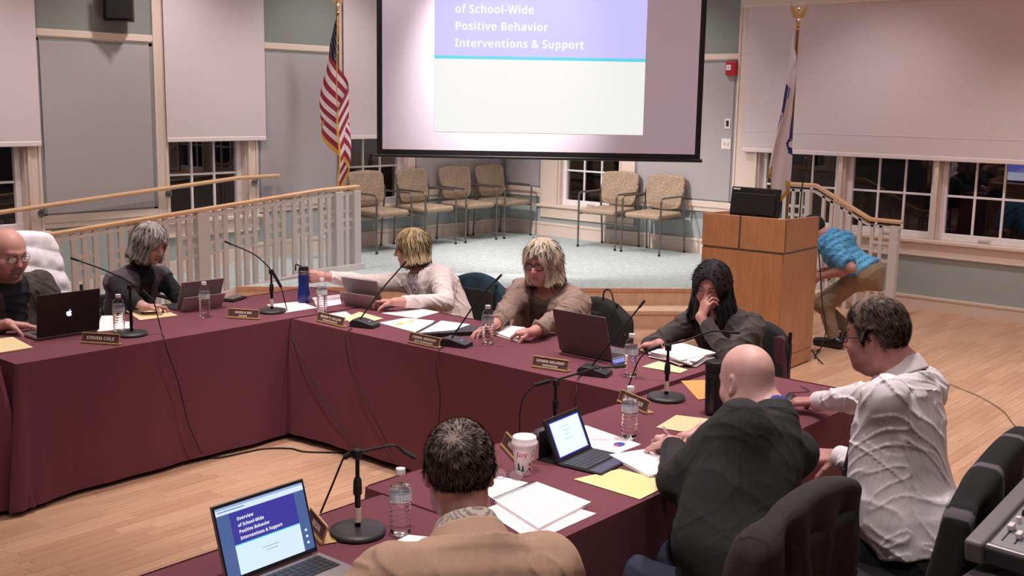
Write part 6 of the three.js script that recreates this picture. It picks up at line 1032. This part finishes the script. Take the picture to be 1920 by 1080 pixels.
// 4 woman in a taupe cardigan
{
  const at = onZ(1016, 494, -5.14), neck = up(at, -0.005, -0.155, -0.075), wl = onY(1000, 622, 0.79), wr = onY(926, 610, 0.785);
  const P = person({ label: 'woman with dark-framed glasses and feathered blonde-grey hair in a taupe cardigan', pelvis: V(-4.24, 0.53, -5.36), neck, facing: V(0.06, 0, 1), girth: 1.3, shoulder: 0.2, belly: 0.1, armGirth: 1.3, hunch: 0.03, handScale: 0.95,
    head: { at, look: V(0.18, -0.1, 1), up: V(-0.05, 1, 0), scale: 1.05, skin: '#cf938a', lip: '#a86468', brow: '#8a6f5e', browK: 0.4, chub: 0.9, neckR: 0.056, open: 0.75, blush: 0.8, gaze: [-0.003, 0] },
    arms: { L: { wrist: wl, pole: V(1, -0.7, -0.3), bare: 0.05, hand: { dir: onY(950, 622, 0.775).sub(wl), palm: V(0, -1, -0.2), curl: CURL.grip } }, R: { wrist: wr, pole: V(-1, -0.7, -0.3), bare: 0.06, hand: { dir: onY(898, 618, 0.775).sub(wr), palm: V(0.3, -1, 0), curl: CURL.relaxed } } } });
  garment(P, 'top', { colour: '#6f5f5a', grow: 0.006, sleeve: 0, top: 0.93, neck: 0.085, hem: 0, wrinkle: 0.002 });
  garment(P, 'cardigan', { colour: tweed('#9c8277', 0.14), grow: 0.024, sleeve: 1.9, armGrow: 0.022, open: [0.1, 0.03, 0.97, 0.085], lapel: 0.075, neck: 0.08, wrinkle: 0.007, extra: (x, y, z, lx) => 0.0012 * sin(lx * 420) }, woolMat);
  trousers(P, '#2a282c'); glasses(P, { square: true, r: 0.0026, w: 0.0255, h: 0.0185, mat: std(0x1d1416, 0.3) });
  { const c = P.o.neck, F = P.F, L = P.left, p = (a, b, f) => c.clone().addScaledVector(L, a).addScaledVector(P.U, b).addScaledVector(F, f); P.put('necklace', tube([p(-0.055, 0.0, 0.03), p(-0.04, -0.08, 0.115), p(0.0, -0.16, 0.168), p(0.04, -0.08, 0.115), p(0.055, 0, 0.03)], 0.0022, 6, 40), M.dark); P.put('pendant', new THREE.TorusGeometry(0.0125, 0.0045, 8, 20).applyMatrix4(frameOf(p(0, -0.175, 0.176), F)), M.white); }
  hair(P, { hex: '#c6b09c', hex2: '#dccfc2', hex3: '#ac9784', strands: 2400, len: 0.045, width: 0.0014, lift: 0.12, messy: 0.22, flow: (p, n) => V(p.x * 1.6, -0.9, p.z > 0 && p.y > 0.03 ? 0.4 : -0.5), lo: [-0.17, -0.2, -0.18], hi: [0.17, 0.17, 0.15],
    shape: (x, y, z, c) => { const b = bob({ t: 0.034, rx: 0.096, rz: 0.105, flareX: 0.12, flareZ: 0.1, zc: -0.03, part: 0.01, bottom: (a) => -0.115 - 0.02 * (abs(a) / PI) + 0.012 * sin(a * 7), face: (X, Y, Z) => smin(ell(X, Y, Z, -0.004, -0.055, 0.13, 0.08, 0.102, 0.1), ell(X, Y, Z, 0.022, 0.035, 0.13, 0.022, 0.035, 0.06), 0.02) }); return b(x, y, z, c) + 0.004 * noise(x * 40, y * 26, z * 40); } });
}
// 5 dark-haired woman, hand at her nose
{
  const at = onZ(1334, 536, -5.12), neck = up(at, 0.01, -0.15, -0.085), wl = onZ(1315, 597, -4.985), wr = onY(1236, 645, 0.79);
  const P = person({ label: 'woman with long black hair in a dark grey jacket, holding her hand to her nose', pelvis: V(-2.98, 0.53, -5.36), neck, facing: V(0.0, 0, 1), girth: 1.06, shoulder: 0.18, hunch: 0.03, handScale: 0.93,
    head: { at, look: V(0.22, -0.3, 0.92), up: V(0.06, 1, 0), scale: 1.0, skin: '#b98378', lip: '#7d4548', brow: '#2a1f1e', browK: 0.8, chub: 0.3, neckR: 0.048, open: 0.25 },
    arms: { L: { wrist: wl, pole: V(1, -1, 0.2), bare: 0.05, hand: { dir: V(0.08, 1, -0.28), palm: V(0.45, 0.1, -0.9), curl: [[0.3, 0.5, 0.3], [0.45, 0.7, 0.4], [0.6, 0.9, 0.5], [0.7, 0.9, 0.5]], thumb: { d: 0.85, s: 0.5, n: 0.25, i: -0.1 } } }, R: { wrist: wr, pole: V(-1, -0.5, -0.5), bare: 0.06, hand: { dir: onY(1208, 646, 0.775).sub(wr), palm: V(0.2, -1, 0), curl: CURL.relaxed } } } });
  garment(P, 'scarf_top', { colour: (x, y, z) => { const n = noise(x * 34, y * 18, z * 34); return n > 0.2 ? lin('#b25a66') : n < -0.25 ? lin('#2b2024') : lin('#8a6a60'); }, grow: 0.008, sleeve: 0, top: 0.98, neck: 0.066, hem: 0, wrinkle: 0.004 });
  garment(P, 'jacket', { colour: tweed('#473f3f', 0.16), grow: 0.02, sleeve: 1.9, armGrow: 0.018, open: [0.0, 0.03, 0.95, 0.075], lapel: 0.05, neck: 0.08, wrinkle: 0.007, freq: 12 }, woolMat);
  trousers(P, '#1f1d20'); collar(P, '#443c3c', { r: 0.084, h: 0.03, gap: 0.05, shift: -0.012 });
  hair(P, { hex: '#17131a', hex2: '#2d2428', hex3: '#0c0a0d', strands: 3600, len: 0.07, width: 0.0014, lift: 0.06, messy: 0.08, lenAt: (p) => p.y > 0.03 ? 0.4 : 1, flow: (p, n) => p.y > 0.03 && p.z > -0.04 ? V(p.x > 0.014 ? 1.6 : -1.6, -0.7, -0.8) : V(p.x * 1.1, -1, -0.1), lo: [-0.2, -0.31, -0.2], hi: [0.2, 0.16, 0.14],
    shape: (x, y, z, c) => { const b = bob({ t: 0.024, rx: 0.088, rz: 0.098, flareX: 0.2, flareZ: 0.12, zc: -0.03, part: 0.014, bottom: (a, X) => -0.215 - 0.03 * sin(a * 2) + 0.012 * sin(a * 9), face: (X, Y, Z) => ell(X, Y, Z, 0, -0.05, 0.135, 0.068, 0.15, 0.112) }); let d = b(x, y, z, c); return smax(d, -ell(x, y, z, 0, -0.24, 0.09, 0.06, 0.16, 0.12), 0.02); } });
}
// 6 crouching man behind the podium
{
  const at = onZ(1524, 431, -8.86), neck = onZ(1556, 442, -8.88), pelvis = onZ(1622, 511, -8.9), wl = onZ(1540, 518, -8.72);
  const P = person({ label: 'man in a blue plaid shirt and khaki trousers bending down behind the podium', pelvis, neck, facing: V(-0.6, -0.8, 0), hipFacing: V(-1, 0, 0.05), girth: 1.12, shoulder: 0.19, hunch: -0.04, armGirth: 1.25,
    head: { at, look: V(-0.82, -0.55, 0.0), up: V(-0.55, 0.82, 0), skin: '#a9766c', brow: '#2a1f1e', neckR: 0.056, noEyes: true, cell: 0.005 },
    arms: { L: { wrist: wl, elbow: onZ(1597, 503, -8.62), bare: 0.24, hand: { dir: V(-1, -0.05, -0.15), palm: V(0, -0.6, -0.8), curl: CURL.relaxed, cell: 0.005 } }, R: { wrist: up(wl, -0.05, 0, -0.42), elbow: onZ(1585, 505, -9.2), bare: 0.24, hand: { dir: V(-1, 0, 0.15), palm: V(0, -0.6, 0.8), curl: CURL.relaxed, cell: 0.005 } } },
    legs: { L: { knee: onZ(1548, 572, -8.78), ankle: onZ(1563, 628, -8.8).setY(0.1), toe: onZ(1532, 640, -8.8).setY(0.03) }, R: { knee: onZ(1533, 567, -9.05), ankle: onZ(1590, 622, -9.05).setY(0.13), toe: onZ(1560, 632, -9.05).setY(0.03) } } });
  const plaid = (x, y, z) => { const [lx, lt] = P.local(x, y, z), s = lt * 7.5, r = s - floor(s), u = x * 9 - floor(x * 9); let c = lin('#3a86b4'); c = mix3(c, lin('#5aa6cf'), noise(x * 8, y * 8, z * 8) * 0.5 + 0.3); if (r < 0.1) c = lin('#1c3b5c'); else if (r > 0.5 && r < 0.62) c = mix3(c, lin('#9cc4d8'), 0.5); if (u < 0.08) c = mix3(c, lin('#24506f'), 0.5); return c; };
  garment(P, 'shirt', { colour: plaid, grow: 0.014, sleeve: 0.88, armGrow: 0.022, top: 1.0, neck: 0.066, hem: -0.02, wrinkle: 0.005 }, cottonMat); collar(P, '#3d8ab8', { r: 0.07, h: 0.024, gap: 0.02 });
  trousers(P, '#85705a', { waist: 0.16 });
  hair(P, { hex: '#1a1416', hex2: '#2a2022', strands: 900, len: 0.02, lift: 0.4, flow: (p) => V(0, -0.3, 1), cell: 0.005, shape: (x, y, z, c) => smax(P.field(x, y, z) - 0.012 - 0.002 * noise(x * 90, y * 90, z * 90), (z > 0.03 ? 0.055 : z > -0.03 ? 0.055 - (0.03 - z) * 1.2 : -0.02 + (z + 0.03) * 0.4) - y, 0.01) });
}
// 7 man in a white shirt and tie, right
{
  const at = onX(1642, 630, -1.54), neck = up(at, 0.1, -0.115, -0.015), wr = onY(1534, 753, 0.79), wl = onX(1574, 857, -1.66);
  const P = person({ label: 'man with glasses, short brown hair, white shirt and dark tie, seen from the side', pelvis: V(-1.27, 0.5, -3.74), neck, facing: V(-1, 0, 0.04), girth: 1.14, shoulder: 0.2, belly: 0.08, armGirth: 1.12, hunch: -0.05,
    head: { at, look: V(-1, -0.16, -0.03), scale: 1.06, skin: '#b97f78', lip: '#94565a', brow: '#4a3830', chub: 0.9, jaw: 1.08, neckR: 0.063, open: 0.6, stubble: '#8a6058', beard: (x, y, z) => (y < -0.045 && z > -0.02) ? 0.35 : 0 },
    arms: { R: { wrist: wr, pole: V(0.3, -0.8, -0.8), bare: 0.06, hand: { dir: onY(1474, 751, 0.775).sub(wr), palm: V(0.1, -1, 0), curl: CURL.wrap, scale: 1.05, cell: 0.003 } }, L: { wrist: wl, elbow: onX(1690, 893, -1.38), bare: 0.06, hand: { dir: V(-1, -0.12, 0.2), palm: V(0.1, -0.9, -0.4), curl: CURL.relaxed, scale: 1.05, cell: 0.003 } } } });
  const stripes = (x, y, z) => { const c = lin('#f0e6ec'), s = abs(sin((x * 0.7 + z * 0.7) * 190)) ; return scale3(c, s > 0.93 ? 0.9 : 1.0 + 0.03 * noise(x * 30, y * 30, z * 30)); };
  garment(P, 'shirt', { colour: stripes, grow: 0.02, sleeve: 1.9, armGrow: 0.026, top: 1.0, neck: 0.072, wrinkle: 0.006, freq: 12, cell: 0.0085, hem: 0.02, blend: 0.035 }, cottonMat);
  collar(P, '#e6dade', { r: 0.075, h: 0.032, gap: 0.012, t: 0.006, shift: 0.012 });
  for (const k of ['L', 'R']) { const a = P.arm[k], d = a.w.clone().sub(a.e).normalize(), c = a.w.clone().addScaledVector(d, -0.028); P.put('cuff', lathe([[0.04, -0.034], [0.044, -0.03], [0.0435, 0.03], [0.041, 0.034], [0.0385, 0.03], [0.038, -0.034]], 24).rotateX(PI / 2).applyMatrix4(frameOf(c, d)), std(0xe8dce2, 0.8)); }
  { const p = (b, f, w) => [P.o.neck.clone().addScaledVector(P.U, b).addScaledVector(P.F, f), w], L = P.left, pts = [p(-0.02, 0.085, 0.018), p(-0.07, 0.128, 0.024), p(-0.2, 0.2, 0.03), p(-0.33, 0.255, 0.036), p(-0.42, 0.275, 0.04)], sh = []; for (let i = 0; i < 4; i++) { const [a, w] = pts[i], [b, v] = pts[i + 1]; const d = b.clone().sub(a); sh.push(rbox(w + v, 0.012, d.length() + 0.012, 0, 0, 0, 0.004, 1).applyMatrix4(frameOf(a.clone().add(b).multiplyScalar(0.5), d, P.F))); } P.put('tie', sh, std(0x2d2a3a, 0.6)); }
  trousers(P, '#1d1b20', { cell: 0.012 }); glasses(P, { r: 0.0017, w: 0.024, h: 0.016, square: true });
  hair(P, { hex: '#6b5950', hex2: '#76645a', hex3: '#5f4f47', strands: 14000, len: 0.026, width: 0.0005, lift: 0.06, messy: 0.12, vary: 0.12, cell: 0.0035, flow: (p, n) => V(p.x * 0.4, -0.5, p.z > 0.02 && p.y > 0.06 ? 0.9 : -0.4),
    shape: (x, y, z) => smax(P.field(x, y, z) - 0.011 - 0.0008 * noise(x * 70, y * 70, z * 70) - 0.006 * sstep(0.05, 0.11, y), (z > 0.045 ? 0.058 : z > 0.005 ? lerp(-0.012, 0.058, sstep(0.012, 0.05, z)) : z > -0.035 ? lerp(0.03, -0.012, sstep(-0.012, 0.008, z)) : lerp(-0.075, 0.03, sstep(-0.065, -0.03, z))) - y + 0.003 * noise(x * 120, y * 120, z * 120), 0.006) });
}
// 8 bald man in a black cardigan, from behind
{
  const at = onX(1400, 713, -1.76), neck = up(at, 0.1, -0.105, 0.02), wl = onY(1262, 832, 0.8), el = onY(1272, 902, 0.81), wr = onY(1322, 806, 0.81);
  const P = person({ label: 'bald man in a black ribbed-collar cardigan seen from behind, writing with a pen', pelvis: V(-1.5, 0.5, -2.98), neck, facing: V(-1, 0, -0.05), girth: 1.1, shoulder: 0.19, belly: 0.08, armGirth: 1.18, hunch: -0.05,
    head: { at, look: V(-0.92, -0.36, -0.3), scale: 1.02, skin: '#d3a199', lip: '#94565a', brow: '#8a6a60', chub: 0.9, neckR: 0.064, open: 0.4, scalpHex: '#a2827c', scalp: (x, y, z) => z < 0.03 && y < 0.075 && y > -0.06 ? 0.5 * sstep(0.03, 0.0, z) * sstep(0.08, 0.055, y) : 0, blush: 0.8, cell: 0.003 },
    arms: { L: { wrist: wl, elbow: el, bare: 0.05, hand: { dir: onY(1232, 806, 0.785).sub(wl), palm: V(-0.3, -1, -0.2), curl: CURL.grip, scale: 1.05, cell: 0.003 } }, R: { wrist: wr, pole: V(0.3, -0.6, -1), bare: 0.06, hand: { dir: onY(1262, 822, 0.785).sub(wr), palm: V(0.2, -1, 0.3), curl: CURL.grip, scale: 1.05, cell: 0.003 } } } });
  collar(P, '#3a3f8c', { r: 0.071, h: 0.028, gap: 0.03, t: 0.005, shift: 0.024 });
  garment(P, 'cardigan', { colour: tweed('#232123', 0.1), grow: 0.024, sleeve: 1.86, armGrow: 0.024, top: 1.03, neck: 0.072, neckSlope: 0.35, wrinkle: 0.0018, freq: 7, hem: -0.3, cell: 0.009 }, woolMat);
  collar(P, '#1f1d20', { r: 0.08, h: 0.032, gap: 0.04, t: 0.009, shift: 0.005, stripe: (x, y, z, c) => { const a = atan2(x - P.o.neck.x, z - P.o.neck.z); return scale3(c, sin(a * 46) > 0 ? 1.5 : 0.7); } });
  trousers(P, '#33364a', { waist: 0.25 }); { const a = P.arm.R, d = a.w.clone().sub(a.e).normalize(), c = a.w.clone().addScaledVector(d, -0.045); P.put('wristband', new THREE.TorusGeometry(0.033, 0.007, 10, 24).scale(1, 1, 1.6).applyMatrix4(frameOf(c, d)), std(0x3a4a86, 0.6)); }
  const h = P.arm.R.hand ?? null, q = onY(1248, 812, 0.84); pen('pen', 'blue and white pen in the hand of the bald man writing', onY(1243, 800, 0.87), onY(1256, 818, 0.775), 0.0045, M.white, std(0x3a4a86, 0.5));
}
// 9 man in a tan blazer, from behind
{
  const at = onX(861, 882, -1.7), neck = up(at, 0.085, -0.125, 0.06), wl = V(-1.9, 0.79, -1.3), wr = V(-2.05, 0.79, -1.96);
  const P = person({ label: 'man with short brown hair in a tan blazer seen from behind at the foreground table', pelvis: V(-1.36, 0.5, -1.55), neck, facing: V(-0.9, 0, -0.35), girth: 1.18, shoulder: 0.2, armGirth: 1.15, hunch: -0.03, shrug: { L: -0.01 },
    head: { at, look: V(-0.7, -0.1, -0.7), scale: 0.95, skin: '#c48f84', brow: '#4a3830', neckR: 0.055, open: 0.7, cell: 0.0028 },
    arms: { L: { wrist: wl, pole: V(0.2, -0.6, 1), bare: 0.05, hand: { dir: V(-1, -0.1, -0.2), palm: V(0, -1, 0), curl: CURL.relaxed } }, R: { wrist: wr, pole: V(0.3, -0.6, -1), bare: 0.05, hand: { dir: V(-1, -0.1, 0.2), palm: V(0, -1, 0), curl: CURL.relaxed } } } });
  garment(P, 'blazer', { colour: tweed('#b8957f', 0.07), grow: 0.024, sleeve: 1.9, armGrow: 0.022, top: 1.0, neck: 0.078, neckSlope: 0.5, wrinkle: 0.005, freq: 7, hem: -0.16, cell: 0.008, extra: (x, y, z, lx, lt, lz) => lz < 0 ? 0.002 * exp(-((lx / 0.009) ** 2)) : 0 }, clothMatP);
  collar(P, '#b8957f', { r: 0.086, h: 0.032, gap: 0.06, t: 0.007, shift: -0.01 });
  collar(P, '#8d7a70', { r: 0.071, h: 0.03, gap: 0.03, t: 0.006, shift: 0.018, stripe: (x, y, z, c) => scale3(lin('#c7b6ac'), sin((y + x * 0.4) * 900) > 0 ? 1 : 0.4) });
  trousers(P, '#2b2a30');
  const crown = V(0.018, 0.085, -0.082);
  hair(P, { hex: '#7a6962', hex2: '#86756e', hex3: '#6b5c56', strands: 30000, len: 0.018, width: 0.00042, lift: 0.14, fall: 0.6, messy: 0.16, vary: 0.2, cell: 0.003, flow: (p, n) => { const d = p.clone().sub(crown); const s = d.clone().normalize(); const w = n.clone().cross(s).multiplyScalar(0.7 * exp(-d.length() / 0.05)); return s.add(w).add(V(0, -0.35, p.z > 0 ? 0.4 : 0)); },
    streak: (x, y, z) => 0.3 * noise(x * 150, y * 60, z * 150) + 0.2 + 0.25 * noise(x * 30, y * 30, z * 30) - 0.5 * sstep(0.0, -0.06, y) + 0.35 * sstep(0.03, 0.09, y),
    shape: (x, y, z) => smax(P.field(x, y, z) - 0.007 - 0.006 * sstep(0.0, 0.1, y) - 0.0012 * noise(x * 70, y * 70, z * 70), (z > 0.045 ? 0.058 : z > 0.005 ? lerp(-0.018, 0.058, sstep(0.012, 0.05, z)) : z > -0.035 ? lerp(0.034, -0.018, sstep(-0.012, 0.008, z)) : lerp(-0.088, 0.034, sstep(-0.068, -0.03, z))) - y + 0.004 * noise(x * 120, y * 120, z * 120), 0.008) });
}
// ------------------------------------------------------------------ chairs at the tables and the coats over them
const padBlack = std(0x1c1a1d, 0.85), padWine = std(0x4a1c2a, 0.8), frameBlack = std(0x141315, 0.4);
function meetingChair(label, x, z, turn, pad, arms = false, high = 0.86) {   // faces +z before turning
  const t = thing('meeting_chair', label, 'chair', [x, 0, z], turn, 'chairs around the meeting tables');
  part('seat', new RoundedBoxGeometry(0.45, 0.06, 0.44, 3, 0.025).translate(0, 0.44, 0), pad, t);
  const b = new RoundedBoxGeometry(0.44, high - 0.5, 0.045, 5, 0.022); { const p = b.attributes.position; for (let i = 0; i < p.count; i++) { const y = p.getY(i) / (high - 0.5) + 0.5, xx = p.getX(i); p.setX(i, xx * (1 - 0.18 * sstep(0.6, 1, y))); p.setY(i, p.getY(i) - 0.05 * sstep(0.7, 1, y) * (xx / 0.22) ** 2); p.setZ(i, p.getZ(i) - 0.9 * xx * xx * -0.5); } b.computeVertexNormals(); }
  part('backrest', b.rotateX(-0.14).translate(0, (high + 0.5) / 2, -0.245), pad, t);
  for (const s of [-1, 1]) { part('leg', tube([V(s * 0.21, 0, 0.2), V(s * 0.21, 0.25, 0.19), V(s * 0.205, 0.41, 0.18)], 0.011, 8, 12), frameBlack, t); part('leg', tube([V(s * 0.21, 0, -0.27), V(s * 0.208, 0.3, -0.23), V(s * 0.205, 0.55, -0.23), V(s * 0.19, 0.78, -0.27)], 0.011, 8, 20), frameBlack, t); }
  part('seat_frame', [rod(V(-0.21, 0.41, 0.18), V(0.21, 0.41, 0.18), 0.009), rod(V(-0.21, 0.4, -0.23), V(0.21, 0.4, -0.23), 0.009), rod(V(-0.205, 0.405, 0.18), V(-0.208, 0.4, -0.23), 0.009), rod(V(0.205, 0.405, 0.18), V(0.208, 0.4, -0.23), 0.009)], frameBlack, t);
  if (arms) for (const s of [-1, 1]) part('armrest', [tube([V(s * 0.25, 0.43, 0.12), V(s * 0.262, 0.58, 0.13), V(s * 0.262, 0.66, 0.1), V(s * 0.262, 0.675, 0.0), V(s * 0.26, 0.675, -0.16), V(s * 0.235, 0.69, -0.24)], 0.014, 10, 30)], frameBlack, t);
  return t;
}
// a coat hung over a chair back: o.top/o.low heights, half width o.w, fold depth o.fold
function coat(name, label, x, z, turn, o, mat) {
  const t = thing(name, label, o.category ?? 'jacket', [x, 0, z], turn), c = typeof o.colour === 'function' ? o.colour : ((k) => (x, y, z) => scale3(k, 1 + 0.1 * noise(x * 60, y * 60, z * 60)))(lin(o.colour));
  const f = (X, y, Z) => {
    const h = (o.top - y) / (o.top - o.low), w = o.w * (0.9 + (o.spread ?? 0.15) * h), zc = -0.015 + 0.03 * h + (o.lean ?? 0.1) * (o.top - y), sag = (o.slope ?? 0) * X + 0.1 * (X / o.w) ** 2 * (o.droop ?? 0.5);
    const fo = (o.fold ?? 0.02) * sstep(0.0, 0.22, h) * (sin(X * (o.freq ?? 46) + 2.2 * noise(X * 4, y * 2, 3) + y * 3) * 0.6 + 0.6 * noise(X * 14, y * 5, Z * 4 + 2));
    const qx = abs(X) - w + 0.03, qy = max(y + sag - o.top, o.low - y + 0.03 * sin(X * 17)) + 0.03, qz = abs(Z - zc) - (o.d ?? 0.05) * (0.6 + 0.6 * h) + 0.025;
    return sqrt(max(qx, 0) ** 2 + max(qy, 0) ** 2 + max(qz, 0) ** 2) + min(0, max(qx, qy, qz)) - 0.03 + fo + (o.extra ? o.extra(X, y, Z, h) : 0);
  };
  part('cloth', nets(f, V(-o.w * 1.4, o.low - 0.08, -0.2), V(o.w * 1.4, o.top + 0.1, 0.32), o.cell ?? 0.009, c), mat ?? woolMat, t);
  return t;
}
const pHalf = PI / 2;
meetingChair('chair of the bald man in glasses, covered by a white puffy coat', -6.64, -2.95, pHalf, padBlack);
meetingChair('black armchair of the grey-haired woman in the vest', -6.62, -3.82, pHalf, padBlack, true, 0.74);
meetingChair('chair of the blonde woman with a dark teal coat over its back', -5.16, -5.36, 0.1, padBlack, false, 0.78);
meetingChair('chair of the woman in the cardigan, hung with a black jacket', -4.16, -5.36, 0.0, padBlack, false, 0.76);
meetingChair('wine-red chair of the dark-haired woman', -2.98, -5.36, -0.05, padWine, false, 0.8);
meetingChair('chair of the man in the white shirt, hung with a black padded jacket', -1.26, -3.56, -pHalf, padBlack, false, 0.95);
meetingChair('chair of the bald man in the cardigan, hung with a dark fleece jacket', -1.42, -2.6, -pHalf, padBlack, false, 1.0);
meetingChair('chair of the man in the tan blazer', -1.12, -1.5, -pHalf, padBlack);

coat('coat', 'white quilted puffy coat over the chair behind the bald man in glasses', -6.8, -3.2, pHalf, { category: 'coat', colour: '#f2eaee', top: 1.17, low: 0.4, w: 0.21, d: 0.09, fold: 0.008, droop: 0.5, slope: -0.1, spread: 0.75, extra: (X, y) => 0.014 * (1 - abs(sin(y * 26 + X * 7))) - 0.01 + 0.006 * noise(X * 20, y * 20, 1) }, cottonMat);
coat('coat', 'dark teal coat over the chair between the blonde woman and the cardigan', -5.16, -5.66, 0.1, { category: 'coat', colour: '#1e3a48', top: 0.835, low: 0.3, w: 0.25, d: 0.06, fold: 0.014, droop: 1.0, slope: 0.12 }, clothMatP);
{ const t = coat('jacket', 'black jacket over the chair of the woman in the cardigan', -4.1, -5.64, -0.05, { colour: '#18171a', top: 0.8, low: 0.3, w: 0.25, d: 0.07, fold: 0.012, droop: 0.9, slope: 0.1 }, clothMatP);
  part('strap', tube([V(0.03, 0.77, 0.02), V(0.03, 0.85, 0.01), V(0.07, 0.86, 0.0), V(0.13, 0.78, 0.03), V(0.19, 0.66, 0.05), V(0.25, 0.6, 0.06)], 0.006, 6, 40), M.black, t); }
coat('jacket', 'black and wine jacket over the chair of the dark-haired woman', -2.96, -5.62, -0.05, { colour: (x, y, z) => scale3(noise(x * 6, y * 5, z) > 0.25 ? lin('#431a26') : lin('#171518'), 1), top: 0.82, low: 0.3, w: 0.21, d: 0.055, fold: 0.01, droop: 1.1 }, clothMatP);
coat('jacket', 'dark brown-black fleece jacket draped over the chair of the bald man', -1.2, -2.55, -pHalf, { colour: '#2f2a2b', top: 1.07, low: 0.12, w: 0.31, d: 0.06, fold: 0.045, droop: 0.75, slope: 0.05, freq: 40, spread: 0.3 }, woolMat);
coat('jacket', 'black padded jacket with grey piping over the chair of the man in the white shirt', -1.02, -3.5, -pHalf, { colour: (x, y, z) => { const s = abs(sin(x * 16 + 0.6 + 0.8 * noise(x * 3, y * 3, 1))); return s > 0.985 ? lin('#6b666c') : lin('#19181b'); }, top: 0.99, low: 0.08, w: 0.3, d: 0.07, fold: 0.026, droop: 0.6, slope: 0.25, freq: 30, spread: 0.3 }, clothMatP);
renderer.render(scene, camera);
